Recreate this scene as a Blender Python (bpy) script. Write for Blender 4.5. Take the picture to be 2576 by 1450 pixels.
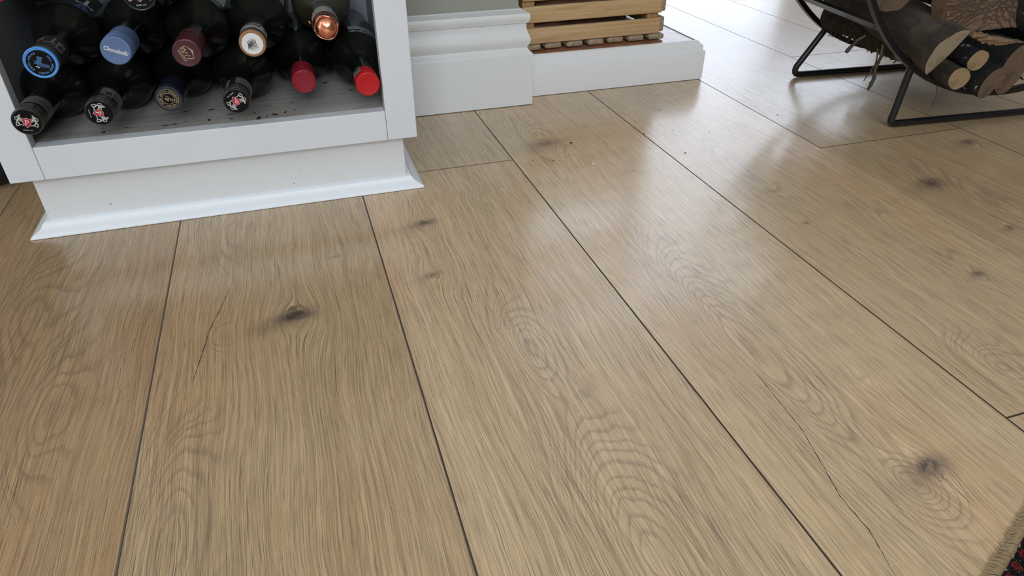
import bpy, bmesh, math, random
import numpy as np
from mathutils import Vector, Matrix, noise as mnoise
for o in list(bpy.data.objects): bpy.data.objects.remove(o)
scn = bpy.context.scene
COL = scn.collection
PI = math.pi
R = math.radians

# ------------------------------------------------------------------ camera
cam_d = bpy.data.cameras.new('camera')
cam = bpy.data.objects.new('camera', cam_d); COL.objects.link(cam)
cam_d.sensor_width = 36.0
cam_d.lens = 1702.1 * 36.0 / 2576.0
cam_d.clip_start = 0.02
_r = Vector((.9531, -.3027, -.001)).normalized()
_f = Vector((.25, .7889, -.5614)).normalized()
_u = _r.cross(_f).normalized(); _r = _f.cross(_u)
M = Matrix((_r, _u, -_f)).transposed().to_4x4()
M.translation = Vector((0, 0, .42))
cam.matrix_world = M
scn.camera = cam

# ------------------------------------------------------------------ world, lights, exposure
world = bpy.data.worlds.new('world'); scn.world = world; world.use_nodes = True
wn = world.node_tree.nodes; wl = world.node_tree.links
bg = wn['Background']; bg.inputs[0].default_value = (.80, .88, 1.0, 1); bg.inputs[1].default_value = .8
scn.view_settings.view_transform = 'Standard'
scn.view_settings.look = 'None'
scn.view_settings.exposure = 0.0
scn.view_settings.gamma = 1.0
scn.view_settings.use_curve_mapping = False

def window_light(name, loc, size, rot, power, color):
    l = bpy.data.lights.new(name, 'AREA'); l.shape = 'RECTANGLE'
    l.size, l.size_y = size; l.energy = power; l.color = color
    o = bpy.data.objects.new(name, l); COL.objects.link(o)
    o.location = loc; o.rotation_euler = rot
    return o
# daylight coming through the glass door in the far wall and the two windows behind the camera
window_light('daylight_far', (1.85, 3.36, 1.24), (1.56, 2.32), (R(-90), 0, 0), 24.5, (.76, .85, 1.0))
window_light('daylight_far', (3.015, 3.36, 1.56), (.77, 1.72), (R(-90), 0, 0), 9, (.76, .85, 1.0))
window_light('daylight_near', (-.75, -2.36, 1.70), (.72, 1.15), (R(90), 0, 0), 33, (.84, .92, 1.0))
window_light('daylight_near', (.25, -2.36, 1.70), (.72, 1.15), (R(90), 0, 0), 33, (.84, .92, 1.0))
window_light('fill_left', (-2.46, -.5, 1.5), (1.6, 1.2), (0, R(-90), 0), 12, (1, .97, .92))  # unseen source on the left, added to brighten the floor

# ------------------------------------------------------------------ node helper
class NT:
    def __init__(s, name):
        s.m = bpy.data.materials.new(name); s.m.use_nodes = True
        s.t = s.m.node_tree; s.n = s.t.nodes; s.b = s.n['Principled BSDF']
    def link(s, a, b): s.t.links.new(a, b)
    def put(s, sock, v):
        if v is None: return
        if isinstance(v, (int, float)):
            if sock.type in ('RGBA', 'VECTOR'): sock.default_value = (v,)*3 + ((1,) if sock.type == 'RGBA' else ())
            else: sock.default_value = v
        elif isinstance(v, (tuple, list)):
            sock.default_value = tuple(v) + ((1,) if (sock.type == 'RGBA' and len(v) == 3) else ())
        else: s.link(v, sock)
    def math(s, op, a, b=None, c=None, clamp=False):
        n = s.n.new('ShaderNodeMath'); n.operation = op; n.use_clamp = clamp
        s.put(n.inputs[0], a); s.put(n.inputs[1], b)
        if c is not None: s.put(n.inputs[2], c)
        return n.outputs[0]
    def attr(s, name):
        n = s.n.new('ShaderNodeAttribute'); n.attribute_name = name; return n
    def comb(s, x, y, z):
        n = s.n.new('ShaderNodeCombineXYZ'); s.put(n.inputs[0], x); s.put(n.inputs[1], y); s.put(n.inputs[2], z); return n.outputs[0]
    def sep(s, v):
        n = s.n.new('ShaderNodeSeparateXYZ'); s.put(n.inputs[0], v); return n.outputs
    def noise(s, vec, scale=1, detail=2, rough=.5, dist=0, out=0):
        n = s.n.new('ShaderNodeTexNoise'); s.put(n.inputs['Vector'], vec); s.put(n.inputs['Scale'], scale)
        s.put(n.inputs['Detail'], detail); s.put(n.inputs['Roughness'], rough); s.put(n.inputs['Distortion'], dist)
        return n.outputs[out]
    def voro(s, vec, scale=1, out='Distance'):
        n = s.n.new('ShaderNodeTexVoronoi'); s.put(n.inputs['Vector'], vec); s.put(n.inputs['Scale'], scale); return n.outputs[out]
    def obj(s):
        return s.n.new('ShaderNodeTexCoord').outputs['Object']
    def ramp(s, f, stops):
        n = s.n.new('ShaderNodeValToRGB'); s.put(n.inputs[0], f); e = n.color_ramp.elements
        while len(e) < len(stops): e.new(.5)
        for el, (p, c) in zip(e, stops):
            el.position = p; el.color = (c if isinstance(c, (tuple, list)) else (c,)*3)[:3] + (1,) if isinstance(c, tuple) else (c, c, c, 1)
        return n.outputs[0]
    def maprange(s, v, a, b, c, d, smooth=False):
        n = s.n.new('ShaderNodeMapRange'); n.clamp = True
        if smooth: n.interpolation_type = 'SMOOTHSTEP'
        s.put(n.inputs[0], v); s.put(n.inputs[1], a); s.put(n.inputs[2], b); s.put(n.inputs[3], c); s.put(n.inputs[4], d)
        return n.outputs[0]
    def mix(s, f, a, b, mode='MIX'):
        n = s.n.new('ShaderNodeMix'); n.data_type = 'RGBA'; n.blend_type = mode
        s.put(n.inputs[0], f); s.put(n.inputs[6], a); s.put(n.inputs[7], b); return n.outputs[2]
    def scale(s, vec, sc):
        n = s.n.new('ShaderNodeVectorMath'); n.operation = 'MULTIPLY'; s.put(n.inputs[0], vec); n.inputs[1].default_value = sc; return n.outputs[0]
    def bump(s, h, strength=.3, dist=.001, normal=None):
        n = s.n.new('ShaderNodeBump'); s.put(n.inputs['Height'], h); n.inputs['Strength'].default_value = strength
        n.inputs['Distance'].default_value = dist
        if normal is not None: s.link(normal, n.inputs['Normal'])
        return n.outputs[0]
    def fin(s, col=None, rough=None, normal=None, spec=None, metal=None, coat=None, sheen=None):
        b = s.b.inputs
        s.put(b['Base Color'], col); s.put(b['Roughness'], rough)
        if normal is not None: s.link(normal, b['Normal'])
        s.put(b['Specular IOR Level'], spec); s.put(b['Metallic'], metal); s.put(b['Coat Weight'], coat)
        return s.m

def paint(name, col, rough=.42, dirt=.06, speck=0.0, spec=.4, grime=None):
    t = NT(name); v = t.obj()
    n1 = t.noise(v, 6, 4, .6); n2 = t.noise(v, 90, 3, .6)
    f = t.math('MULTIPLY', t.maprange(n1, .35, .7, 0, 1), dirt)
    c = t.mix(f, col, tuple(x*.55 for x in col))
    c = t.mix(t.math('MULTIPLY', t.maprange(n2, .4, .75, 0, 1), dirt*.6), c, tuple(x*.7 for x in col))
    if speck:
        vo = t.voro(v, 42)
        nm = t.noise(v, 23, 2, .5)
        m = t.math('MULTIPLY', t.maprange(vo, .025, .06, 1, 0), t.maprange(nm, .56, .60, 0, 1))
        c = t.mix(t.math('MULTIPLY', m, speck), c, (.05, .045, .04))
    if grime:
        gm = t.maprange(t.noise(v, 34, 5, .7), .52, .72, 0, grime)
        c = t.mix(gm, c, (.22, .17, .11))
    b = t.bump(t.noise(t.scale(v, (60, 60, 220)), 1, 3, .6), .12, .0005)
    return t.fin(c, t.maprange(n2, .3, .7, rough-.05, rough+.08), b, spec)

M_CAB = paint('cabinet_paint', (.69, .715, .745), .42, .10, .8)
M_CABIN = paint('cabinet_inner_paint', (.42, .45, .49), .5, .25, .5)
M_PLINTH = paint('plinth_paint', (.69, .695, .70), .5, .08, .9)
M_TRIM = paint('trim_paint', (.82, .86, .91), .38, .02)
M_BASE = paint('baseboard_paint', (.75, .76, .755), .32, .012)
M_HEARTHTRIM = paint('hearth_trim_paint', (.80, .80, .81), .34, .012)
M_WALL = paint('wall_paint', (.33, .33, .285), .7, .05)
M_CEIL = paint('ceiling_paint', (.9, .9, .88), .8, .02)
M_ROOM = paint('room_wall_paint', (.60, .59, .55), .8, .03)
M_FRAME = paint('window_frame_paint', (.75, .75, .75), .4, .02)
def shelf_mat():
    t = NT('dusty_shelf'); v = t.obj()
    st = t.noise(t.scale(v, (9, 90, 9)), 1, 4, .6); n1 = t.noise(v, 14, 4, .65)
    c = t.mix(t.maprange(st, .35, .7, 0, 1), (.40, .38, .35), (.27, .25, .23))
    c = t.mix(t.maprange(n1, .45, .7, 0, .55), c, (.46, .47, .48))
    st2 = t.math('MULTIPLY', t.maprange(t.noise(t.scale(v, (40, 90, 1)), 1, 3, .6), .64, .68, 0, 1), t.maprange(t.noise(v, 9, 1, .5), .5, .55, 0, 1))
    c = t.mix(st2, c, (.03, .025, .02))
    c = t.mix(t.maprange(t.noise(v, 420, 2, .5), .5, .75, 0, .35), c, (.16, .15, .14))
    return t.fin(c, .65, t.bump(t.noise(v, 300, 3, .6), .3, .0004), .3)
M_SHELF = shelf_mat()

def floor_mat():
    t = NT('oak_laminate')
    G = t.attr('ringf').outputs['Fac']; P = t.attr('psi').outputs['Fac']
    K = t.attr('knot').outputs['Fac']; CR = t.attr('crack').outputs['Fac']; CM = t.attr('crackm').outputs['Fac']
    T = t.attr('tint').outputs['Color']; S = t.attr('seed').outputs['Fac']
    y = t.sep(t.n.new('ShaderNodeNewGeometry').outputs['Position'])[1]
    x = t.sep(t.n.new('ShaderNodeNewGeometry').outputs['Position'])[0]
    # irregular warp so that rings and fibres are never straight
    wv = t.comb(t.math('MULTIPLY', x, 22), t.math('MULTIPLY', y, 5), S)
    w = t.math('MULTIPLY', t.math('SUBTRACT', t.noise(wv, 1, 3, .55), .5), .010)
    wf = t.math('MULTIPLY', t.math('SUBTRACT', t.noise(t.comb(t.math('MULTIPLY', x, 160), t.math('MULTIPLY', y, 70), S), 1, 2, .5), .5), .0013)
    Gw = t.math('ADD', t.math('ADD', G, w), wf)
    Pw = t.math('ADD', t.math('ADD', P, t.math('MULTIPLY', w, .6)), wf)
    ringn = t.noise(t.comb(t.math('MULTIPLY', Gw, 60), t.math('MULTIPLY', y, .6), S), 1, 2, .5)
    sw = t.math('FRACT', t.math('ADD', t.math('MULTIPLY', Gw, 300), t.math('MULTIPLY', ringn, 6)))
    ring = t.math('MULTIPLY', t.maprange(sw, .45, .85, 0, 1, True), t.maprange(sw, .88, .98, 1, 0))
    ringa = t.maprange(t.attr('hill').outputs['Fac'], .08, .55, .0, .85, True)
    streak = t.noise(t.comb(t.math('MULTIPLY', Pw, 260), t.math('MULTIPLY', y, 2.0), S), 1, 3, .6)
    line = t.noise(t.comb(t.math('MULTIPLY', Pw, 1350), t.math('MULTIPLY', y, 5), S), 1, 2, .6)
    fine = t.noise(t.comb(t.math('MULTIPLY', Pw, 2300), t.math('MULTIPLY', y, 24), S), 1, 1, .6)
    pores = t.noise(t.comb(t.math('MULTIPLY', Pw, 2500), t.math('MULTIPLY', y, 26), t.math('ADD', S, 7)), 1, 1, .5)
    grit = t.noise(t.comb(t.math('MULTIPLY', x, 1500), t.math('MULTIPLY', y, 1100), S), 1, 1, .5)
    big = t.noise(t.comb(t.math('MULTIPLY', x, 9), t.math('MULTIPLY', y, 2.6), S), 1, 3, .5)
    c = t.mix(t.maprange(streak, .34, .66, 0, 1), (.705, .520, .308), (.575, .410, .232))
    c = t.mix(t.math('MULTIPLY', t.math('MULTIPLY', ring, ringa), t.maprange(fine, .3, .6, .6, 1)), c, (.36, .255, .165))
    c = t.mix(t.maprange(line, .47, .64, 0, .58), c, (.36, .255, .155))
    c = t.mix(t.maprange(line, .30, .44, .45, 0), c, (.82, .635, .42))
    c = t.mix(t.maprange(fine, .50, .66, 0, .40), c, (.34, .24, .15))
    c = t.mix(t.maprange(fine, .30, .44, .3, 0), c, (.82, .64, .44))
    pm = t.maprange(pores, .60, .66, 0, 1)
    c = t.mix(t.math('MULTIPLY', pm, .6), c, (.17, .115, .07))
    deep = t.noise(t.comb(t.math('MULTIPLY', Pw, 1700), t.math('MULTIPLY', y, 15), t.math('ADD', S, 21)), 1, 1, .5)
    dm = t.math('MULTIPLY', t.maprange(deep, .645, .70, 0, 1), t.maprange(t.noise(t.comb(t.math('MULTIPLY', x, 14), t.math('MULTIPLY', y, 5), S), 1, 2, .5), .38, .62, .1, 1))
    c = t.mix(t.math('MULTIPLY', dm, .78), c, (.075, .050, .032))
    c = t.mix(t.maprange(grit, .5, .75, 0, .18), c, (.25, .18, .11))
    c = t.mix(t.maprange(big, .46, .66, 0, .45), c, t.mix(1.0, c, (1.0, .87, .78), 'MULTIPLY'))
    c = t.mix(t.maprange(big, .46, .34, 0, .35), c, t.mix(1.0, c, (.92, .92, .86), 'MULTIPLY'))
    kn = t.noise(t.comb(t.math('MULTIPLY', x, 95), t.math('MULTIPLY', y, 80), S), 1, 4, .65)
    kf = t.math('MULTIPLY', K, t.maprange(kn, .25, .6, .55, 1.2))
    c = t.mix(t.maprange(kf, .04, .80, 0, .80), c, (.17, .12, .085))
    c = t.mix(t.math('MULTIPLY', t.maprange(kf, .72, .95, 0, 1), t.maprange(kn, .45, .6, 1, 0)), c, (.075, .055, .042))
    cw = t.math('MULTIPLY', CM, t.maprange(t.noise(t.comb(0, t.math('MULTIPLY', y, 90), 3), 1, 2, .5), .3, .7, .0001, .0006))
    jag = t.math('MULTIPLY', t.math('SUBTRACT', t.noise(t.comb(0, t.math('MULTIPLY', y, 160), 9), 1, 2, .5), .5), .0018)
    ck = t.math('LESS_THAN', t.math('ABSOLUTE', t.math('ADD', CR, jag)), cw)
    c = t.mix(ck, c, (.03, .022, .016))
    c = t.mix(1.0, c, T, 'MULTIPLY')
    h = t.math('SUBTRACT', t.math('ADD', t.maprange(fine, .35, .65, .7, 0), t.maprange(line, .35, .65, .7, 0)), t.math('ADD', t.math('MULTIPLY', pm, .9), t.math('MULTIPLY', dm, 1.4)))
    h = t.math('SUBTRACT', h, t.math('MULTIPLY', ck, 2.0))
    bmp = t.bump(h, .5, .00018)
    sm = t.noise(t.comb(t.math('MULTIPLY', x, 3), t.math('MULTIPLY', y, 3), 0), 1, 3, .6)
    r = t.maprange(sm, .3, .7, .34, .42)
    t.put(t.b.inputs['Coat Roughness'], t.maprange(sm, .3, .7, .13, .18))
    t.put(t.b.inputs['Coat IOR'], 1.5)
    t.link(t.bump(h, .12, .00012), t.b.inputs['Coat Normal'])
    return t.fin(c, r, bmp, .35, None, .85)
M_FLOOR = floor_mat()
t = NT('plank_groove'); M_GROOVE = t.fin((.060, .044, .031), .6, None, .2)
t = NT('plank_bevel'); M_BEVEL = t.fin((.19, .155, .12), .5, None, .3)

def simple(name, col, rough=.5, spec=.5, metal=0, bumpn=0, dust=0):
    t = NT(name); v = t.obj(); c = col
    nn = t.noise(v, 140, 3, .6)
    cc = t.mix(t.maprange(nn, .35, .7, 0, .25), c, tuple(x*.7 for x in col))
    if dust: cc = t.mix(t.maprange(t.noise(v, 260, 3, .7), .35, .75, .15*dust, dust), cc, (.30, .285, .25))
    nrm = t.bump(t.noise(v, 600, 2, .5), bumpn, .0004) if bumpn else None
    return t.fin(cc, rough, nrm, spec, metal)
def glass_mat(name, col, dust=.12):
    t = NT(name); v = t.obj()
    n = t.noise(v, 24, 4, .7); n2 = t.noise(v, 500, 2, .6)
    geo = t.n.new('ShaderNodeNewGeometry'); up = t.sep(geo.outputs['Normal'])[2]
    f = t.math('MULTIPLY', t.math('MULTIPLY', t.maprange(up, -.1, .9, .15, 1), t.maprange(n, .3, .7, .4, 1.2)), dust)
    f = t.math('ADD', f, t.math('MULTIPLY', t.maprange(n2, .55, .8, 0, 1), dust*.5))
    c = t.mix(f, col, (.14, .145, .125))
    return t.fin(c, t.maprange(n, .3, .7, .07, .22), None, .55)
M_GLASS = glass_mat('dark_bottle_glass', (.003, .0045, .003), .045)
M_ROSE = glass_mat('dark_red_bottle_glass', (.030, .006, .005), .05)
M_OLIVE = glass_mat('olive_bottle_glass', (.042, .040, .018), .30)
M_BLACKCAP = simple('black_screw_cap', (.008, .008, .009), .25, .6, 0, 0, .07)
M_BLACKTOP = simple('black_cap_top', (.003, .003, .0035), .45, .15)
M_CHARCAP = simple('dusty_dark_capsule', (.014, .014, .015), .38, .5, 0, 0, .12)
M_NAVY = simple('navy_capsule', (.005, .008, .026), .30, .5, 0, 0, .06)
M_SKYBLUE = simple('sky_blue_ring', (.09, .32, .80), .35, .5)
M_SLATEBLUE = simple('slate_blue_capsule', (.105, .165, .33), .45, .35, 0, 0, .06)
M_MAROON = simple('maroon_capsule', (.060, .008, .016), .40, .4, 0, 0, .06)
M_RED = simple('red_capsule', (.50, .010, .015), .45, .3)
M_CRIMSON = simple('crimson_capsule', (.26, .010, .022), .42, .3, 0, 0, .03)
M_SHIELD = simple('shield_red', (.42, .01, .02), .5)
M_SILVER = simple('silver_print', (.50, .48, .47), .45)
M_WHITEP = simple('white_print', (.72, .72, .72), .5)
M_DIMWHITE = simple('dusty_white_print', (.42, .43, .42), .5)
M_GOLD = simple('pale_gold_print', (.48, .37, .21), .45)
M_BROWNGOLD = simple('bronze_print', (.18, .13, .09), .5)
M_BLUEP = simple('blue_print', (.10, .26, .60), .5)
M_DIMBLUE = simple('blue_label_print', (.07, .14, .30), .5)
M_INK = simple('black_ink', (.01, .01, .012), .5)
M_STICK = simple('grey_sticker_paper', (.34, .34, .32), .6, .3, 0, 0, .2)
M_CAPLINE = simple('grey_line_ridge_light', (.11, .11, .105), .45)
M_STICKW = simple('white_sticker_paper', (.62, .63, .62), .6, .3, 0, 0, .1)
M_DLABEL = simple('dark_slate_label', (.030, .036, .040), .6, .3, 0, 0, .1)
M_CORK = simple('cork', (.34, .18, .085), .8, .2, 0, .4)
M_COPPER = simple('copper_foil', (.90, .36, .22), .26, .5, 1)
M_WIRE = simple('copper_wire', (.55, .30, .22), .32, .5, 1)
M_IRON = simple('black_powder_coated_steel', (.007, .008, .009), .28, .5, 0, .1)
M_DARKPL = simple('matt_black_casing', (.008, .008, .009), .5, .4)

def pine_mat(name, a, b, axis=0, freq=1.0):
    t = NT(name); v = t.obj()
    oi = t.n.new('ShaderNodeObjectInfo'); s = t.math('MULTIPLY', oi.outputs['Random'], 37)
    p = t.sep(v); L = p[axis]; A = p[(axis+1) % 3]; B = p[(axis+2) % 3]
    vec = t.comb(t.math('MULTIPLY', L, 5), t.math('MULTIPLY', A, 130*freq), t.math('ADD', t.math('MULTIPLY', B, 130*freq), s))
    n = t.noise(vec, 1, 3, .55, .6)
    f = t.noise(t.comb(t.math('MULTIPLY', L, 60), t.math('MULTIPLY', A, 900), t.math('MULTIPLY', B, 900)), 1, 2, .5)
    c = t.mix(t.maprange(n, .40, .66, 0, 1), a, b)
    c = t.mix(t.maprange(f, .5, .75, 0, .3), c, tuple(x*.6 for x in b))
    kn = t.voro(t.scale(v, (24, 24, 24)), 1)
    c = t.mix(t.maprange(kn, .05, .10, .8, 0), c, (.12, .07, .035))
    return t.fin(c, .55, t.bump(f, .3, .0003), .3)
M_PINE = pine_mat('pine_slat', (.58, .40, .215), (.47, .29, .135), 0)
M_PINEY = pine_mat('pine_runner', (.40, .31, .20), (.26, .19, .12), 1)
M_PINEZ = pine_mat('pine_post', (.50, .31, .14), (.36, .21, .09), 2)

def bark_mat(name, a, b, moss=0, patch=0):
    t = NT(name); v = t.obj()
    n1 = t.noise(t.scale(v, (70, 12, 70)), 1, 5, .65); n2 = t.noise(v, 160, 4, .7); n3 = t.noise(v, 22, 3, .6)
    c = t.mix(t.maprange(n1, .35, .68, 0, 1), a, b)
    c = t.mix(t.maprange(n3, .5, .7, 0, .5), c, tuple(x*1.8 for x in b))
    c = t.mix(t.maprange(n2, .60, .72, 0, .22), c, (.26, .22, .18))
    if moss: c = t.mix(t.maprange(t.noise(v, 60, 4, .7), .45, .6, 0, moss), c, (.075, .062, .040))
    if patch: c = t.mix(t.maprange(t.noise(v, 55, 3, .6), .64, .67, 0, patch), c, (.45, .47, .45))
    h = t.math('ADD', n1, t.math('MULTIPLY', n2, .5))
    return t.fin(c, .8, t.bump(h, .8, .003), .25)
M_BARK = bark_mat('brown_bark', (.030, .023, .018), (.070, .054, .043))
M_BARKD = bark_mat('black_bark', (.008, .009, .009), (.022, .023, .022), 0, .9)
M_BARKM = bark_mat('mossy_bark', (.012, .009, .007), (.035, .026, .018), .5)
def endgrain_mat(name, a, b):
    t = NT(name); v = t.obj(); p = t.sep(v)
    r = t.math('SQRT', t.math('ADD', t.math('MULTIPLY', p[0], p[0]), t.math('MULTIPLY', p[2], p[2])))
    w = t.noise(v, 60, 3, .6)
    ring = t.math('SINE', t.math('ADD', t.math('MULTIPLY', r, 2200), t.math('MULTIPLY', w, 7)))
    sp = t.noise(v, 1500, 2, .6)
    c = t.mix(t.maprange(ring, -1, 1, 0, .5), a, b)
    c = t.mix(t.maprange(sp, .52, .70, 0, .45), c, tuple(x*.4 for x in b))
    c = t.mix(t.maprange(t.noise(v, 45, 3, .6), .5, .68, 0, .6), c, tuple(x*.6 for x in b))
    return t.fin(c, .8, t.bump(sp, .5, .0008), .2)
M_END = endgrain_mat('pale_end_grain', (.30, .235, .155), (.22, .16, .10))
M_ENDY = endgrain_mat('yellow_end_grain', (.34, .235, .13), (.24, .155, .08))
M_ENDB = endgrain_mat('brown_end_grain', (.16, .105, .068), (.09, .058, .036))
def split_mat():
    t = NT('split_wood_face'); v = t.obj()
    w = t.noise(t.scale(v, (30, 9, 30)), 1, 3, .6, 1.2)
    s = t.math('SINE', t.math('MULTIPLY', w, 60))
    f = t.noise(t.scale(v, (300, 30, 300)), 1, 3, .6)
    c = t.mix(t.maprange(s, -.6, .8, 0, 1), (.095, .056, .034), (.185, .122, .082))
    c = t.mix(t.maprange(f, .5, .7, 0, .6), c, (.07, .045, .03))
    return t.fin(c, .75, t.bump(t.math('ADD', s, f), .7, .002), .25)
M_SPLIT = split_mat()
M_KIND = bark_mat('reddish_rough_wood', (.12, .058, .036), (.24, .135, .09))
def tile_mat():
    t = NT('terracotta_tile'); v = t.obj(); p = t.sep(v)
    n = t.noise(v, 16, 4, .6)
    c = t.mix(t.maprange(n, .35, .65, 0, 1), (.25, .085, .042), (.36, .15, .085))
    def line(co, off, step):
        m = t.math('ABSOLUTE', t.math('SUBTRACT', t.math('FRACT', t.math('DIVIDE', t.math('ADD', co, off), step)), .5))
        return t.math('LESS_THAN', m, .014)
    g = t.math('MAXIMUM', line(p[0], 1.03, .21), line(p[1], 1.0, .21))
    c = t.mix(g, c, (.17, .14, .12))
    c = t.mix(t.maprange(t.noise(v, 70, 4, .7), .55, .72, 0, .6), c, (.30, .24, .20))
    return t.fin(c, t.maprange(t.noise(v, 60, 3, .6), .3, .7, .10, .3), t.bump(n, .2, .001), .5)
M_TILE = tile_mat()

# ------------------------------------------------------------------ object helpers
def obj(name, me_or_bm, mat=None, parent=None, smooth=False, **props):
    if isinstance(me_or_bm, bmesh.types.BMesh):
        me = bpy.data.meshes.new(name); bmesh.ops.recalc_face_normals(me_or_bm, faces=me_or_bm.faces)
        me_or_bm.to_mesh(me); me_or_bm.free()
    else: me = me_or_bm
    if mat and not me.materials: me.materials.append(mat)
    if smooth:
        for p in me.polygons: p.use_smooth = True
        if smooth == 'auto':
            me.set_sharp_from_angle(angle=R(35))
    o = bpy.data.objects.new(name, me); COL.objects.link(o)
    if parent: o.parent = parent
    for k, v in props.items(): o[k] = v
    return o
def empty(name, loc=(0, 0, 0), rot=(0, 0, 0), **props):
    o = bpy.data.objects.new(name, None); COL.objects.link(o); o.empty_display_size = .02
    o.location = loc; o.rotation_euler = rot
    for k, v in props.items(): o[k] = v
    return o
def add_box(bm, x0, x1, y0, y1, z0, z1, bevel=0, seg=2, mi=0):
    n0 = len(bm.verts)
    vs = [bm.verts.new((x, y, z)) for x in (x0, x1) for y in (y0, y1) for z in (z0, z1)]
    fs = [bm.faces.new([vs[i] for i in q]) for q in ((0, 1, 3, 2), (4, 6, 7, 5), (0, 4, 5, 1), (2, 3, 7, 6), (0, 2, 6, 4), (1, 5, 7, 3))]
    for f in fs: f.material_index = mi
    if bevel:
        es = list({e for f in fs for e in f.edges})
        bmesh.ops.bevel(bm, geom=es, offset=bevel, segments=seg, affect='EDGES', profile=.5)
def box(name, b, mat, parent=None, bevel=.0008, **props):
    bm = bmesh.new(); add_box(bm, *b, bevel=bevel); return obj(name, bm, mat, parent, **props)
def add_lathe(bm, prof, n=64, cap0=True, cap1=True, mi=0):
    """prof: (y, r) along +Y"""
    rings = []
    for y, r in prof:
        rings.append([bm.verts.new((r*math.cos(2*PI*k/n), y, r*math.sin(2*PI*k/n))) for k in range(n)])
    for a, b in zip(rings, rings[1:]):
        for k in range(n):
            f = bm.faces.new((a[k], a[(k+1) % n], b[(k+1) % n], b[k])); f.material_index = mi
    if cap0: bm.faces.new(rings[0][::-1])
    if cap1: bm.faces.new(rings[-1])
def lathe(name, prof, mat, parent, off=(0, 0, 0), n=64, **k):
    bm = bmesh.new(); add_lathe(bm, prof, n)
    bmesh.ops.translate(bm, vec=off, verts=bm.verts)
    return obj(name, bm, mat, parent, smooth='auto', **k)
def add_tube(bm, pts, r, n=12, closed=False):
    pts = [Vector(p) for p in pts]; N = len(pts); rings = []
    up = Vector((0, 0, 1)); prev = None
    for i, p in enumerate(pts):
        if closed: d = (pts[(i+1) % N] - pts[i-1]).normalized()
        else: d = (pts[min(i+1, N-1)] - pts[max(i-1, 0)]).normalized()
        if prev is None:
            a = d.cross(up) if abs(d.dot(up)) < .95 else d.cross(Vector((1, 0, 0)))
        else: a = prev - d*prev.dot(d)
        a.normalize(); prev = a; b = d.cross(a)
        rr = r[i] if isinstance(r, (list, tuple)) else r
        rings.append([bm.verts.new(p + (a*math.cos(2*PI*k/n) + b*math.sin(2*PI*k/n))*rr) for k in range(n)])
    prs = list(zip(rings, rings[1:])) + ([(rings[-1], rings[0])] if closed else [])
    for a, b in prs:
        for k in range(n): bm.faces.new((a[k], a[(k+1) % n], b[(k+1) % n], b[k]))
    if not closed: bm.faces.new(rings[0][::-1]); bm.faces.new(rings[-1])
def extrude_profile_path(bm, prof, path, miters):
    """prof list (p,z) outward offset; path list of (x,y); miters: outward vectors per path vertex"""
    rings = [[bm.verts.new((x + m[0]*p, y + m[1]*p, z)) for p, z in prof] for (x, y), m in zip(path, miters)]
    for a, b in zip(rings, rings[1:]):
        for i in range(len(prof)-1): bm.faces.new((a[i], b[i], b[i+1], a[i+1]))
    bm.faces.new(rings[0]); bm.faces.new(rings[-1][::-1])

# ------------------------------------------------------------------ flat print helpers (x right, z up, facing -Y)
def add_poly(bm, pts, y=-.0001, th=.00006):
    vs = [bm.verts.new((x, y, z)) for x, z in pts]
    try: f = bm.faces.new(vs)
    except ValueError: return
    r = bmesh.ops.extrude_face_region(bm, geom=[f])
    for v in r['geom']:
        if isinstance(v, bmesh.types.BMVert): v.co.y -= th
def stroke(bm, pts, w, y=-.0001, closed=False, th=.00006):
    pts = [Vector(p) for p in pts]; n = len(pts)
    ws = w if isinstance(w, (list, tuple)) else [w]*n
    L, Rr = [], []
    for i, p in enumerate(pts):
        if closed: d = pts[(i+1) % n] - pts[i-1]
        else: d = pts[min(i+1, n-1)] - pts[max(i-1, 0)]
        d.normalize(); q = Vector((-d.y, d.x))*ws[i]/2
        L.append(p+q); Rr.append(p-q)
    rng = range(n) if closed else range(n-1)
    for i in rng:
        j = (i+1) % n
        add_poly(bm, [L[i], L[j], Rr[j], Rr[i]], y, th)
def ring2d(bm, r0, r1, y=-.0001, cx=0, cz=0, n=64, sx=1, th=.00006):
    a = [(cx+sx*r0*math.cos(2*PI*k/n), cz+r0*math.sin(2*PI*k/n)) for k in range(n)]
    b = [(cx+sx*r1*math.cos(2*PI*k/n), cz+r1*math.sin(2*PI*k/n)) for k in range(n)]
    V = lambda P, yy: [bm.verts.new((x, yy, z)) for x, z in P]
    a0, b0, a1, b1 = V(a, y), V(b, y), V(a, y-th), V(b, y-th)
    for k in range(n):
        j = (k+1) % n
        bm.faces.new((a1[k], a1[j], b1[j], b1[k])); bm.faces.new((a0[k], a0[j], a1[j], a1[k])); bm.faces.new((b0[k], b0[j], b1[j], b1[k]))
_tc = {}
def text_mesh(s, size, bold=0.0, shear=0.0):
    key = (s, size, bold, shear)
    if key not in _tc:
        cu = bpy.data.curves.new('lettering', 'FONT'); cu.body = s; cu.size = size; cu.align_x = 'CENTER'; cu.align_y = 'CENTER'
        cu.extrude = .00003; cu.offset = bold; cu.shear = shear; cu.resolution_u = 3
        o = bpy.data.objects.new('lettering', cu); COL.objects.link(o)
        bpy.context.view_layer.update()
        dg = bpy.context.evaluated_depsgraph_get()
        me = bpy.data.meshes.new_from_object(o.evaluated_get(dg))
        bpy.data.objects.remove(o); _tc[key] = me
    return _tc[key]
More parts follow.
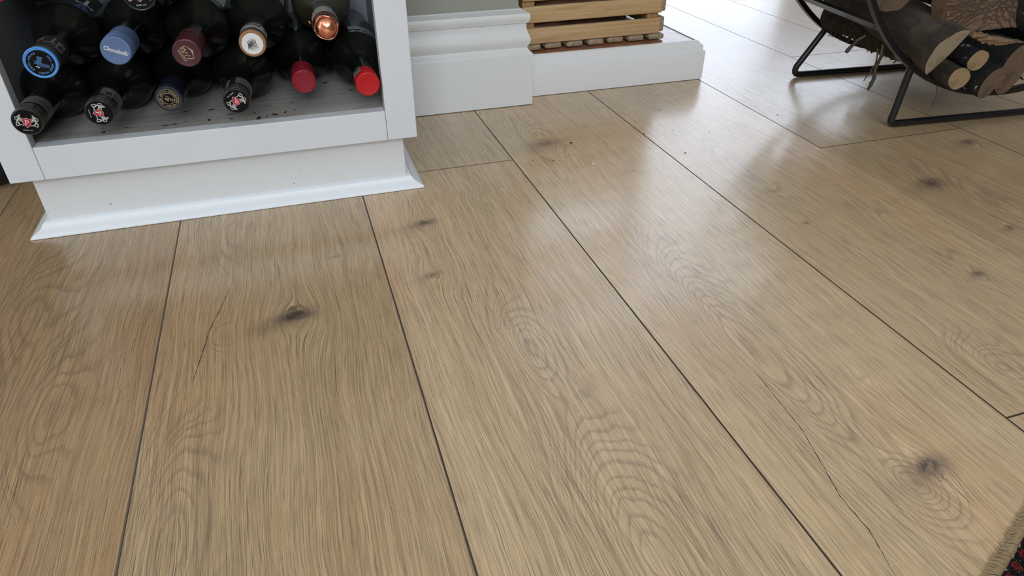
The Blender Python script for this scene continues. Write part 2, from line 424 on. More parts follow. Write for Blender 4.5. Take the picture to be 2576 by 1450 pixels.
def add_text(bm, s, size, cx=0, cz=0, rot=0, y=-.0001, bold=0.0, wrap_r=None, shear=0.0, sx=1):
    """text upright in the XZ plane facing -Y, rotated by rot (ccw seen from the front)"""
    me = text_mesh(s, size, bold, shear); tmp = bmesh.new(); tmp.from_mesh(me)
    c, sn = math.cos(rot), math.sin(rot)
    for v in tmp.verts:
        x, z, d = v.co.x*sx, v.co.y, v.co.z
        v.co = (cx + c*x - sn*z, y - d, cz + sn*x + c*z)
    m2 = bpy.data.meshes.new('tmp'); tmp.to_mesh(m2); tmp.free(); bm.from_mesh(m2); bpy.data.meshes.remove(m2)
def ring_text(bm, s, r, size, a0, a1, y=-.0001, outward=True, bold=0.0):
    """characters from angle a0 to a1 (degrees, ccw positive)"""
    n = len(s)
    for i, ch in enumerate(s):
        a = R(a0 + (a1-a0)*i/(n-1))
        if ch == ' ': continue
        add_text(bm, ch, size, r*math.cos(a), r*math.sin(a), a - PI/2 + (0 if outward else PI), y, bold)
def rotbm(bm, ang):
    bmesh.ops.rotate(bm, cent=(0, 0, 0), matrix=Matrix.Rotation(-ang, 3, 'Y'), verts=bm.verts)
def wrap_patch(prof_r, y0, y1, a0, a1, nseg=14, ny=6, eps=.00025):
    """curved sticker on a body of revolution; prof_r(y) radius; angles deg measured from +X to +Z"""
    bm = bmesh.new(); g = []
    for j in range(ny+1):
        y = y0 + (y1-y0)*j/ny; r = prof_r(y) + eps
        g.append([bm.verts.new((r*math.cos(R(a0+(a1-a0)*i/nseg)), y, r*math.sin(R(a0+(a1-a0)*i/nseg)))) for i in range(nseg+1)])
    for j in range(ny):
        for i in range(nseg): bm.faces.new((g[j][i], g[j][i+1], g[j+1][i+1], g[j+1][i]))
    bmesh.ops.solidify(bm, geom=bm.faces[:], thickness=-.00015)
    return bm
def wrap_text(bm, s, size, prof_r, yc, ang, rot, eps=.0005, bold=0, sx=1):
    """text wrapped round a body; text plane: u along angle, v along y"""
    me = text_mesh(s, size, bold); tmp = bmesh.new(); tmp.from_mesh(me)
    c, sn = math.cos(rot), math.sin(rot); r0 = prof_r(yc)
    for v in tmp.verts:
        x, z, d = v.co.x*sx, v.co.y, v.co.z
        u, w = c*x - sn*z, sn*x + c*z
        yy = yc + w; r = prof_r(yy) + eps + d; a = R(ang) - u/r0
        v.co = (r*math.cos(a), yy, r*math.sin(a))
    m2 = bpy.data.meshes.new('tmp'); tmp.to_mesh(m2); tmp.free(); bm.from_mesh(m2); bpy.data.meshes.remove(m2)

# ================================================================== FLOOR
seams = [-2.53, -2.293, -2.057, -1.82, -1.584, -1.347, -1.111, -.874, -.638, -.4032, -.1752, .0588, .2946, .5321, .7745, 1.055, 1.262, 1.498, 1.735, 1.971, 2.208, 2.444, 2.681, 2.917, 3.154, 3.39, 3.627, 3.864]
joints = {9: None, 11: .9233, 12: 2.05, 13: .2708, 14: .819, 15: 1.2740, 10: 1.62, 16: .45}
Y0, Y1 = -2.5, 3.42
knots = [(-.043, .611, .017, 1.0), (.1252, .7681, .013, .8), (.1089, .643, .008, .75), (.3667, .9713, .024, .62), (.4272, .2497, .015, .9), (.8393, .6642, .022, .75),
         (.7024, .457, .008, .8), (.008, .718, .006, .45), (.8322, .5289, .007, .8), (1.02, .77, .015, .7), (.5935, .62, .006, .4), (.452, .352, .005, .3)]
# growth-ring hills: x, y, amplitude, wx, wy
hills = [(-.3227, .70, .030, .045, .12), (-.262, .53, .022, .035, .10), (-.36, .42, .02, .04, .12),
         (-.1195, .596, .012, .016, .028), (-.149, .35, .042, .034, .125), (-.12, .80, .015, .03, .10),
         (.168, .49, .026, .026, .085), (.175, .24, .050, .048, .125), (.20, .80, .014, .03, .06),
         (.372, .42, .052, .042, .20), (.405, .235, .016, .02, .03), (.362, .985, .03, .030, .075),
         (.58, .325, .026, .034, .050), (.60, .78, .022, .03, .12), (.69, .55, .02, .03, .13),
         (.86, .60, .025, .04, .13), (.96, .47, .02, .03, .12), (.64, 1.10, .02, .03, .10), (.90, 1.1, .025, .04, .14), (1.15, 1.0, .025, .04, .16), (1.05, 1.6, .02, .03, .15),
         (-.25, .95, .02, .03, .1)]
cracks = [([.70, .6626, .6115, .5796, .5418, .52], [-.108, -.1152, -.1277, -.132, -.1376, -.140]),
          ([1.1234, .9997, .9123, .8247], [.3467, .3345, .3405, .3375]),
          ([.40, .311, .2543, .2471, .2123, .17], [.362, .3555, .3415, .3393, .3383, .327])]
tints = {9: (.74, .68, .61), 10: (.88, .855, .81), 11: (1.02, 1.02, 1.02), 12: (1.09, 1.09, 1.09), 13: (1.02, 1.03, 1.03), 14: (.88, .87, .85), 15: (.88, .86, .82), 8: (.80, .76, .70)}  # plank tone differences, plus light falling off to the left put into the colour
rng = np.random.RandomState(7)
V, F, MI = [], [], []
A = {k: [] for k in ('ringf', 'psi', 'knot', 'crack', 'crackm', 'seed')}; TN = []; A['hill'] = []
def plank(x0, x1, y0, y1, row, seed, tint):
    near = x1 > -.45 and x0 < 1.35 and y1 > .0 and y0 < 1.7
    bw, bd = .00095, .0007
    xs = np.concatenate([[x0, x0+bw], np.linspace(x0+bw, x1-bw, 60 if near else 8)[1:-1], [x1-bw, x1]])
    if near:
        a, b = max(y0, .02), min(y1, 1.75)
        core = np.linspace(a, b, max(2, int((b-a)/.005)))
        ys = np.concatenate([np.linspace(y0+bw, a, 20)[:-1] if a > y0+.02 else [], core, np.linspace(b, y1-bw, 20)[1:] if b < y1-.02 else []])
        ys = np.unique(np.clip(ys, y0+bw, y1-bw))
    else: ys = np.linspace(y0+bw, y1-bw, max(2, int((y1-y0)/.05)))
    ys = np.concatenate([[y0], ys, [y1]])
    X, Yg = np.meshgrid(xs, ys)
    Z = np.zeros_like(X)
    for m in (X <= x0+1e-7, X >= x1-1e-7, Yg <= y0+1e-7, Yg >= y1-1e-7): Z[m] = -bd
    Z[(abs(X-.7745) < .002) & (Yg < .817) & (Yg > y0+1e-6)] = 0
    n0 = len(V); V.extend(np.stack([X, Yg, Z], -1).reshape(-1, 3).tolist())
    nx = len(xs); ny = len(ys)
    for j in range(ny-1):
        for i in range(nx-1):
            k = n0 + j*nx + i; F.append((k, k+1, k+1+nx, k+nx))
            tight = abs(xs[i]-.7745) < .002 and ys[j] < .817
            MI.append(0 if tight and 0 < j < ny-2 else 1 if (i == 0 or j == 0 or j == ny-2) else 2 if i == nx-2 else 0)
    P = X.copy(); KN = np.zeros_like(X)
    P += .0035*np.sin(Yg*9+seed)*np.sin(X*13+seed*2) + .0015*np.sin(Yg*31+seed*3+X*40)
    for kx, ky, kr, st in knots:
        if not (x0 <= kx <= x1): continue
        dx, dy = X-kx, (Yg-ky)*.55
        rr = dx*dx+dy*dy
        P -= dx*(kr*1.05)**2/(rr + (kr*.85)**2)
        d2 = (dx/kr)**2 + ((Yg-ky)/(kr*.62))**2 - .5*(dx/kr)*((Yg-ky)/kr)
        d3 = ((dx+kr*.9)/(kr*2.4))**2 + ((Yg-ky+kr*.5)/(kr*1.0))**2 - 1.0*((dx+kr*.9)/(kr*2.4))*((Yg-ky+kr*.5)/kr)
        KN += st*(np.exp(-d2*1.1) + .42*np.exp(-d3*1.2))
        # smaller satellite marks
    G = P*.42; HM = np.zeros_like(X)
    for hx, hy, am, wx, wy in hills:
        if not (x0-.01 <= hx <= x1+.01): continue
        G += am*np.exp(-((X-hx)/wx)**2 - ((Yg-hy)/wy)**2)
        HM += min(1, am/.03)*np.exp(-((X-hx)/wx/1.25)**2 - ((Yg-hy)/wy/1.25)**2)
    if not near:
        c = x0 + (x1-x0)*rng.uniform(.25, .75)
        for yy in np.arange(y0+.3, y1, .7): G += .03*np.exp(-((X-c)/.04)**2 - ((Yg-yy)/.2)**2)
    G += .004*np.sin(Yg*4.1+seed)*np.sin(X*17+seed)
    CR = np.full_like(X, 1.0); CM = np.zeros_like(X)
    for cy, cx in cracks:
        if x0 < cx[0] < x1:
            o = np.argsort(cy); cxx = np.interp(Yg, np.array(cy)[o], np.array(cx)[o])
            lo, hi = min(cy), max(cy)
            m = np.clip(np.minimum(Yg-lo, hi-Yg)/.03, 0, 1)
            inside = (Yg > lo) & (Yg < hi)
            use = inside if CM.max() > 0 else np.ones_like(inside)
            CR = np.where(use, X-cxx, CR); CM = np.where(use, np.maximum(m, 0), CM)
    for k, a in (('ringf', G), ('psi', P), ('knot', KN), ('crack', CR), ('crackm', CM), ('seed', np.full_like(X, seed)), ('hill', HM)): A[k].append(a.ravel())
    TN.append(np.tile(np.array(tint + (1,)), (X.size, 1)))
for i in range(len(seams)-1):
    j0 = joints.get(i) or rng.uniform(-.4, .9)
    if i == 9: j0 = 1.45
    cuts = [Y0] + [c for c in (j0-2.76, j0-1.38, j0, j0+1.38, j0+2.76) if Y0+.1 < c < Y1-.1] + [Y1]
    if i in (12,): cuts = [Y0, -.7, 1.95, Y1]
    if i == 13: cuts = [Y0, -1.1, .2708, 2.2, Y1]
    if i == 14: cuts = [Y0, -.56, .819, 2.2, Y1]
    for a, b in zip(cuts, cuts[1:]):
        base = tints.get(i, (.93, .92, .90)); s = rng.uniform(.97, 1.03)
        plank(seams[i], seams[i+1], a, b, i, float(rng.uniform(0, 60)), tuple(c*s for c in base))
me = bpy.data.meshes.new('floor'); me.from_pydata(V, [], F)
me.materials.append(M_FLOOR); me.materials.append(M_GROOVE); me.materials.append(M_BEVEL)
me.polygons.foreach_set('material_index', MI)
for k, a in A.items():
    at = me.attributes.new(k, 'FLOAT', 'POINT'); at.data.foreach_set('value', np.concatenate(a).astype(np.float32))
at = me.attributes.new('tint', 'FLOAT_COLOR', 'POINT'); at.data.foreach_set('color', np.concatenate(TN).astype(np.float32).ravel())
me.update()
floor = obj('floor', me, kind='structure')

# ================================================================== ROOM SHELL
def struct(name, b, mat, bevel=0): return box(name, b, mat, bevel=bevel, kind='structure')
WX, WY = .3845, 1.1748
struct('wall_back', (-2.5, WX, WY, 1.85, 0, 2.5), M_WALL)
# far wall with a glass door opening and a window beside it
bm = bmesh.new()
add_box(bm, -2.5, 1.05, 3.40, 3.52, 0, 2.5); add_box(bm, 3.42, 3.85, 3.40, 3.52, 0, 2.5); add_box(bm, 1.05, 3.42, 3.40, 3.52, 2.42, 2.5); add_box(bm, 2.62, 3.42, 3.40, 3.52, 0, .68)
obj('wall_far', bm, M_ROOM, kind='structure')
bm = bmesh.new()
add_box(bm, -2.5, -1.13, -2.52, -2.40, 0, 2.5); add_box(bm, -.37, -.13, -2.52, -2.40, 0, 2.5); add_box(bm, .63, 3.85, -2.52, -2.40, 0, 2.5)
for a, b in ((-1.13, -.37), (-.13, .63)): add_box(bm, a, b, -2.52, -2.40, 0, 1.10); add_box(bm, a, b, -2.52, -2.40, 2.30, 2.5)
obj('wall_front', bm, M_ROOM, kind='structure')
struct('wall_right', (3.85, 3.97, -2.5, 3.5, 0, 2.5), paint('right_wall_dimmer', (.20, .17, .13), .7, .05))  # unseen wall made dark so that less light reaches the right-hand floor
bm = bmesh.new()
add_box(bm, -2.62, -2.5, -2.5, -1.3, 0, 2.5); add_box(bm, -2.62, -2.5, .3, 3.5, 0, 2.5); add_box(bm, -2.62, -2.5, -1.3, .3, 0, .9); add_box(bm, -2.62, -2.5, -1.3, .3, 2.1, 2.5)
obj('wall_left', bm, M_ROOM, kind='structure')
struct('ceiling', (-2.62, 3.97, -2.52, 3.52, 2.5, 2.6), M_CEIL)
def window(name, axis, a0, a1, z0, z1, pos, nm):
    bm = bmesh.new(); w = .05
    def bb(u0, u1, v0, v1):
        if axis == 'y': add_box(bm, u0, u1, pos-.02, pos+.02, v0, v1, .003)
        else: add_box(bm, pos-.02, pos+.02, u0, u1, v0, v1, .003)
    bb(a0, a1, z0, z0+w); bb(a0, a1, z1-w, z1); bb(a0, a0+w, z0, z1); bb(a1-w, a1, z0, z1)
    for i in range(1, nm+1):
        c = a0+(a1-a0)*i/(nm+1); bb(c-.03, c+.03, z0, z1)
    f = obj(name, bm, M_FRAME, kind='structure')
    return f
window('door_1', 'y', 1.05, 2.62, .0, 2.42, 3.46, 0)
window('window_4', 'y', 2.62, 3.42, .68, 2.42, 3.46, 0)
window('window_1', 'y', -1.13, -.37, 1.10, 2.30, -2.46, 0)
window('window_2', 'y', -.13, .63, 1.10, 2.30, -2.46, 0)
window('fill_window', 'x', -1.3, .3, .9, 2.1, -2.56, 1)  # unseen frame added around the left fill light

# baseboard wrapping the wall corner
bprof = [(0, .0012), (0, .0905), (-.0008, .0928), (-.0030, .0948), (-.0078, .0995), (-.0084, .1015), (-.0072, .1040), (-.0046, .1085), (-.0034, .1130), (-.0036, .1170),
         (-.0052, .1220), (-.0074, .1265), (-.0090, .1310), (-.0098, .1360), (-.0100, .1405), (-.0102, .1425), (-.0072, .1430), (-.0068, .1450), (-.0050, .1480), (-.0042, .1520), (-.0046, .1560),
         (-.0062, .1587), (-.0088, .1597), (-.0094, .1604), (-.0120, .1612), (-.0128, .1620), (-.0158, .1630), (-.0172, .1648), (-.0207, .1652), (-.0212, .0012)]
bm = bmesh.new()
extrude_profile_path(bm, bprof, [(-2.5, 1.1535), (.4052, 1.1535), (.4052, 1.1960)], [(0, -1), (1, -1), (1, 0)])
bmesh.ops.recalc_face_normals(bm, faces=bm.faces)
o = obj('baseboard_back', bm, M_BASE, smooth='auto', kind='structure')

# hearth platform: tiled slab and white edging
h = empty('hearth', (.585, 1.2, 0), label='low hearth platform with terracotta tile top and white moulded edging', category='hearth')
def L(o, ref):  # keep world placement under an unrotated empty
    o.location = (-ref.location[0], -ref.location[1], -ref.location[2]); return o
def hobj(*a, **k): return L(obj(*a, **k), h)
bm = bmesh.new(); add_box(bm, .4065, .7665, 1.2075, 1.78, .001, .0735)
hobj('tile_top', bm, M_TILE, h)
hprof = [(.0035, .001), (.0042, .004), (.0042, .0548), (.0036, .0566), (.0008, .0580), (.0000, .0592), (.0002, .0640), (-.0010, .0670), (-.0048, .0700), (-.0058, .0720), (-.0082, .0738), (-.0100, .0748), (-.0124, .0748), (-.0128, .001)]
bm = bmesh.new()
extrude_profile_path(bm, hprof, [(.4068, 1.1972), (.777, 1.1972), (.777, 1.79)], [(0, -1), (1, -1), (1, 0)])
hobj('edge_moulding', bm, M_HEARTHTRIM, h, smooth='auto')

# ================================================================== CABINET
cab = empty('wine_cabinet', (-.10, .87, 0), label='white painted low cabinet full of wine bottles lying on their sides', category='cabinet')
def cbox(name, b, mat, bevel=.0008):
    bm = bmesh.new(); add_box(bm, *b, bevel=bevel); return L(obj(name, bm, mat, cab), cab)
CX0, CX1, CY, CYB = -.3421, .1417, .870, 1.1525
FT = .018   # face frame thickness
cbox('bottom_rail', (-.3050, .1020, CY, CY+FT, .0757, .1158), M_CAB, .0007)
cbox('stile', (CX0, -.3054, CY, CY+FT, .0757, .92), M_CAB, .0009)
cbox('stile', (.1024, CX1, CY, CY+FT, .0757, .92), M_CAB, .0009)
cbox('top_rail', (-.3050, .1020, CY, CY+FT, .885, .92), M_CAB, .0007)
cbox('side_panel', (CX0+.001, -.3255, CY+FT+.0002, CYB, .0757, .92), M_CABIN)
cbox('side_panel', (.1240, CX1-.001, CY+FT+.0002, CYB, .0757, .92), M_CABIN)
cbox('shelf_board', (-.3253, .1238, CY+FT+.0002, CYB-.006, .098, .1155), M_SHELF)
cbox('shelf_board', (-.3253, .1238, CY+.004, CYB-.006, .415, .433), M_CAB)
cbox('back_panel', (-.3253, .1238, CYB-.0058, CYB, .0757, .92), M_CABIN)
cbox('top_board', (CX0-.008, CX1+.008, CY-.008, CYB, .9202, .942), M_CAB, .002)
PX0, PX1, PY = -.3262, .1249, .8897
cbox('plinth', (PX0, PX1, PY, CYB-.01, .0005, .0755), M_PLINTH)
tprof = [(.0207, .0006), (.0207, .0022), (.0198, .0034), (.0150, .0058), (.0108, .0080), (.0082, .0104), (.0072, .0128), (.0060, .0138), (.0048, .0152), (.0030, .0160), (.0002, .0161), (.0001, .0006)]
bm = bmesh.new()
extrude_profile_path(bm, tprof, [(PX0, CYB-.012), (PX0, PY), (PX1, PY), (PX1, CYB-.012)], [(-1, 0), (-1, -1), (1, -1), (1, 0)])
L(obj('base_moulding', bm, M_TRIM, cab, smooth='auto'), cab)

# dark appliance just left of the cabinet, only its corner shows
bb = empty('black_box', (-.56, 1.10, 0), label='black rounded box standing on floor at far left behind the white cabinet', category='box')
bm = bmesh.new(); add_box(bm, -.155, .152, -.062, .05, .004, .34, bevel=.018, seg=4); obj('casing', bm, M_DARKPL, bb, smooth='auto')
for sx in (-1, 1):
    bm = bmesh.new(); add_lathe(bm, [(-.0001, .012), (.006, .014)], 20); bmesh.ops.rotate(bm, cent=(0, 0, 0), matrix=Matrix.Rotation(PI/2, 3, 'X'), verts=bm.verts)
    bmesh.ops.translate(bm, vec=(sx*.12, -.03, 0), verts=bm.verts); obj('foot', bm, M_DARKPL, bb)

# ================================================================== BOTTLES
def bottle_profile(Lc, Lb, RB, rn, top=.05, sh=.032, bell=False):
    """y from neck end of glass (just behind the cap top) to base; returns list (y,r)"""
    p = [(.0015, rn*.86), (.014, rn*.93), (top, rn*.97), (.084 if not bell else .080, rn*1.06)]
    y0 = .090 if not bell else .086; y1 = y0 + (.034 if not bell else .070)
    for k in range(1, 13):
        s = k/12; r = rn*1.04 + (RB-rn*1.04)*((3*s*s-2*s**3) if bell else math.sin(s*PI/2)**1.25)
        p.append((y0+(y1-y0)*s, r))
    for s in (.15, .5, 1): p.append((y1 + (Lb-.004-y1)*s, RB))
    p += [(Lb-.0012, RB*.985), (Lb, RB*.93), (Lb-.001, RB*.80), (Lb-.010, RB*.45), (Lb-.014, RB*.08)]
    return p
def prof_fn(p):
    ys = [a for a, _ in p][:-4]; rs = [b for _, b in p][:-4]
    return lambda y: float(np.interp(y, ys, rs))
def emblem_p(parent, rot, z):
    s = .00112
    sh = lambda g: [(x*g*s, (y*g-.4)*s) for x, y in ((-3.5, 3.6), (-1.8, 3.3), (0, 4.1), (1.8, 3.3), (3.5, 3.6), (3.6, 1.0), (2.8, -1.7), (1.4, -3.7), (0, -5.0), (-1.4, -3.7), (-2.8, -1.7), (-3.6, 1.0))]
    bm = bmesh.new(); add_poly(bm, sh(1.12), -.0003)
    for sx in (-1, 1):  # rampant animals holding the shield and the ribbon below
        def S(pts, w): stroke(bm, [(sx*x*s, y*s) for x, y in pts], [q*s for q in w] if isinstance(w, list) else w*s, -.0002)
        S([(4.2, 1.2), (5.6, 2.4), (6.6, 3.6), (6.2, 5.2), (5.0, 6.0)], [.7, 1.7, 2.0, 1.7, .6])
        S([(6.6, 3.4), (7.6, 1.6), (7.9, -.3), (6.6, -1.8), (6.2, -3.3)], [1.7, 1.6, 1.5, 1.2, .9])
        S([(7.8, 0.0), (9.2, -1.6), (8.7, -3.3)], [1.1, .8, .8])
        S([(4.1, 3.4), (5.2, 4.0), (6.2, 4.2)], [.5, .7, .7])
        S([(4.0, .2), (5.2, .6), (6.4, 1.6)], [.5, .6, .8])
        S([(8.0, .5), (9.5, 1.6), (9.7, 3.5), (8.6, 4.6)], [.4, .5, .6, .9])
        S([(6.9, 5.2), (7.9, 5.0), (8.3, 3.8)], [.5, .6, .3])
        S([(5.0, 6.2), (5.2, 7.0), (6.2, 6.6), (6.6, 5.6)], [.4, .6, .5, .4])
        S([(2.6, -3.8), (4.6, -3.2), (6.6, -3.6), (8.6, -4.9)], [.6, .9, .9, .5])
        S([(8.6, -4.9), (9.3, -2.9), (8.2, -2.1)], [.5, .7, .3])
    rotbm(bm, rot); bmesh.ops.translate(bm, vec=z, verts=bm.verts); obj('crest', bm, M_SILVER, parent)
    bm = bmesh.new(); add_poly(bm, sh(1.0), -.0004); rotbm(bm, rot); bmesh.ops.translate(bm, vec=z, verts=bm.verts); obj('shield', bm, M_SHIELD, parent)
    bm = bmesh.new()
    stroke(bm, [(-.0010, .0021), (-.0010, -.0030)], .0009, -.00055)
    stroke(bm, [(-.0018, .0021), (.0003, .0021), (.0013, .0016), (.0016, .0006), (.0012, -.0004), (.0002, -.0009), (-.0008, -.0009)], [.0004, .0005, .0007, .00095, .0007, .0005, .0004], -.00055)
    stroke(bm, [(-.0019, -.0030), (-.0001, -.0030)], .0004, -.00055)
    add_text(bm, 'ANNO 1441', .0018, 0, -.0096, 0, -.00025)
    rotbm(bm, rot); bmesh.ops.translate(bm, vec=z, verts=bm.verts); obj('lettering', bm, M_WHITEP, parent)

def make_bottle(cap, yaw, kind, RB, row, Lb, label, roll=0, tilt=0):
    cx, cyy, cz = cap
    root = empty('wine_bottle', (0, 0, 0), label=label, category='bottle', group='wine bottles lying in the cabinet')
    d = Vector((math.sin(R(yaw))*math.cos(R(tilt)), math.cos(R(yaw))*math.cos(R(tilt)), math.sin(R(tilt))))
    base = Vector(cap) + d*Lb
    root.location = base; root.rotation_euler = (R(tilt), 0, -R(yaw))
    off = Vector((0, -Lb, 0))
    rn = .0146
    gm = {'rose': M_ROSE, 'spark': M_OLIVE}.get(kind, M_GLASS)
    bell = kind == 'spark'
    pr = bottle_profile(0, Lb, RB, rn if kind != 'spark' else .0142, bell=bell)
    pf = prof_fn(pr)
    glass = lathe('glass_body', pr, gm, root, off)
    def T(bm): bmesh.ops.translate(bm, vec=off, verts=bm.verts); return bm
    def cappr(L, ridges, r=.0152, rim=.0011, taper=0):
        p = [(0.0003, r-rim-.0012), (0, r-rim), (.0004, r-rim*.35), (rim, r)]
        y = .004
        for k in range(ridges):
            p += [(y, r), (y+.0007, r-.0007), (y+.0014, r-.0007), (y+.0021, r)]; y += .0030
        p += [(max(y+.002, L*.6), r-taper*.4), (L, r-.0002-taper), (L+.0002, r-.0012-taper)]
        return p
    def capt(name, prof, m): return lathe(name, prof, m, root, off)
    def disc(r, m, name, y=-.0001):
        bm = bmesh.new(); add_lathe(bm, [(y, r*.985), (y-.00012, r*.98)][::-1] if 0 else [(y, r), (y-.00012, r*.985)], 48); T(bm); return obj(name, bm, m, root)
    def patch(y0, y1, a0, a1, m, name='sticker', eps=.0004, rf=None):
        bm = wrap_patch(rf or (lambda y: .0152), y0, y1, a0, a1, eps=eps); T(bm); return obj(name, bm, m, root, smooth='auto')
    def bars(y0, y1, a0, a1, par, n=9, rf=None):
        rf = rf or (lambda y: .0152); rr = random.Random(int(a0*10)); bm = bmesh.new()
        for k in range(n):
            a = a0 + (a1-a0)*(k+.3)/n; w = (a1-a0)/n*rr.choice((.3, .5, .7))
            m2 = bpy.data.meshes.new('t'); q = wrap_patch(rf, y0, y1, a, a+w, 2, 2, .0008); q.to_mesh(m2); q.free(); bm.from_mesh(m2); bpy.data.meshes.remove(m2)
        for j in range(3):
            yy = y1 + .0014 + j*.0012
            m2 = bpy.data.meshes.new('t'); q = wrap_patch(rf, yy, yy+.0004, a0+2, a1-4-3*j, 8, 1, .0008); q.to_mesh(m2); q.free(); bm.from_mesh(m2); bpy.data.meshes.remove(m2)
        T(bm); return obj('barcode', bm, M_INK, par)
    if kind == 'P':
        capt('screw_cap', cappr(.052, 5), M_BLACKCAP)
        disc(.0136, M_BLACKTOP, 'cap_face')
        emblem_p(root, R(roll), off)
        if roll == -90: s = patch(.020, .040, 38, 68, M_STICK); bars(.022, .030, 42, 66, s)
        elif roll < -120: s = patch(.018, .042, 118, 150, M_STICK); bars(.022, .028, 120, 146, s)
        bm = bmesh.new()
        for k in range(7):
            y = .024 + k*.0032
            add_tube(bm, [(.01525*math.cos(a*PI/20), y, .01525*math.sin(a*PI/20)) for a in range(-3, 24 if roll > -80 else 11)], .00022, 6)
        add_tube(bm, [(.0152*math.cos(a*PI/24), .0031, .0152*math.sin(a*PI/24)) for a in range(48)], .00022, 6, True)  # grey ring coloured in for the light caught on the cap ridges
        T(bm); obj('cap_lines_lit_ridge', bm, M_CAPLINE, root)
    elif kind == 'TH':
        capt('capsule', cappr(.056, 3, .0150), M_CHARCAP)
        bm = bmesh.new(); add_lathe(bm, [(-.0010, .0142), (-.0016, .0150), (-.0010, .0158), (.0012, .0160), (.0030, .0158)], 64); T(bm); obj('blue_rim', bm, M_SKYBLUE, root, smooth='auto')
        bm = bmesh.new(); add_lathe(bm, [(-.0017, .0129), (-.0016, .0131), (-.001, .0131)], 64); T(bm); obj('cap_face', bm, M_BLACKTOP, root)
        bm = bmesh.new()
        ring_text(bm, 'SOUTH AFRICA', .0104, .0029, 222, 108, -.0018, True, .00004)
        ring_text(bm, 'TALL HORSE WINES', .0104, .0029, 40, -108, -.0018, True, .00004)
        ring_stroke = lambda pts, w: stroke(bm, [(x*.00122, y*.00122) for x, y in pts], w*.001, -.0018)
        for k in range(9):   # striped animal head and neck, with tapering muzzle
            y = 5.6-k*.62; ring_stroke([(-1.6+k*-.10, y), (2.4-k*.28, y-1.0)], .34)
        for k in range(10):
            x = -3.4+k*.95; ring_stroke([(x, 1.2-k*.30), (x+.9, -1.4-k*.32), (x+.5, -3.3-k*.12)], .36)
        for q in ([(-4.8, 2.0), (-2.6, 1.2), (-1.4, 1.9)], [(-5.0, -.6), (-3.2, .2), (-2.0, -.4)]): ring_stroke(q, .55)
        rotbm(bm, R(-4)); T(bm); obj('lettering', bm, M_BLUEP, root)
        bm = bmesh.new()
        for cxx, czz in ((-4.6, -3.3), (-3.0, -4.3)): add_poly(bm, [((cxx+.7*math.cos(a*PI/6))*.001, (czz+.7*math.sin(a*PI/6))*.001) for a in range(12)], -.00185)
        T(bm); obj('horn_tips', bm, M_WHITEP, root)
        bm = bmesh.new(); wrap_text(bm, 'Tall', .026, lambda y: .0152, .036, 100, PI); T(bm); obj('lettering', bm, M_BROWNGOLD, root)
        s = patch(.020, .040, 8, 40, M_STICK); bars(.023, .032, 12, 36, s)
        lf = lambda y: pf(y)
        patch(.118, .190, 28, 132, M_DLABEL, 'body_label', .0006, lf)
        bm = bmesh.new(); wrap_text(bm, 'Tall', .034, lf, .150, 72, PI, .0012); T(bm); obj('label_lettering', bm, M_DIMWHITE, root)
        bm = bmesh.new(); add = [(56, .122), (42, .140), (42, .140)]
        vs = [bm.verts.new(((lf(y)+.0013)*math.cos(R(a)), y, (lf(y)+.0013)*math.sin(R(a)))) for a, y in ((64, .1195), (37, .1195), (50, .139))]
        f = bm.faces.new(vs); bmesh.ops.solidify(bm, geom=[f], thickness=.0002); T(bm); obj('blue_triangle', bm, M_DIMBLUE, root)
    elif kind == 'CH':
        capt('capsule', cappr(.048, 0, .0158, .0022), M_SLATEBLUE)
        bm = bmesh.new()
        for yy in (.0075, .0105, .0180): add_tube(bm, [(.0157*math.cos(a*PI/24), yy, .0157*math.sin(a*PI/24)) for a in range(48)], .00035, 6, True)
        T(bm); obj('capsule_rib', bm, M_SLATEBLUE, root)
        bm = bmesh.new(); add_text(bm, 'Chocoholic', .0062, -.0001, -.0002, R(-22), -.0002, .00016, None, .18, .84)
        stroke(bm, [(.0100, -.0012), (.0108, -.0022)], .0004, -.0002)
        T(bm); obj('lettering', bm, M_WHITEP, root)
    elif kind == 'KW':
        capt('capsule', cappr(.052, 0, .0150, .0016), M_MAROON)
        bm = bmesh.new(); s = .00108
        S = lambda pts, w: stroke(bm, [(x*s, y*s) for x, y in pts], w*s, -.0002)
        S([(-6.6, 3.2), (-6.6, -2.2)], .8); S([(-3.2, 2.2), (-6.2, -.4), (-2.9, -2.2)], .8)
        S([(-3.8, 2.2), (-2.0, -2.2), (-.2, 1.8), (1.2, -2.2), (3.2, 2.2), (4.6, -2.2), (7.0, 3.4)], .95)
        add_poly(bm, [(x*s, y*s) for x, y in ((-7.2, 3.6), (-.1, 5.6), (0, 7.2))], -.0002)
        add_poly(bm, [(x*s, y*s) for x, y in ((7.6, 3.6), (0, 7.2), (-.1, 5.6))], -.0002)
        for yy, a, b, w in ((-3.4, -6.8, 6.8, .3), (-4.4, -5.6, 3.6, .3), (-5.4, -6.8, 6.8, .4)): S([(a, yy), (b, yy)], w)
        add_text(bm, 'WINE', .0016, .0046, -.0044, 0, -.0002)
        rotbm(bm, R(-68)); bmesh.ops.translate(bm, vec=(-.0005, 0, -.0003), verts=bm.verts); T(bm); obj('lettering', bm, M_GOLD, root)
        patch(.135, .19, 30, 62, M_STICKW, 'body_label', .0006, pf)
        bm = bmesh.new(); wrap_text(bm, 'KWV', .006, lambda y: .0152, .040, 70, PI); T(bm); obj('capsule_lettering', bm, M_BROWNGOLD, root)
    elif kind == 'CK':
        capt('neck_band', [(.0030, .0145), (.0042, .0152), (.0060, .0154), (.009, .0150)], M_CHARCAP)
        bm = bmesh.new(); add_lathe(bm, [(-.0010, .0118), (-.0016, .0126), (-.0012, .0140), (.0006, .0147), (.0035, .0149)], 56)
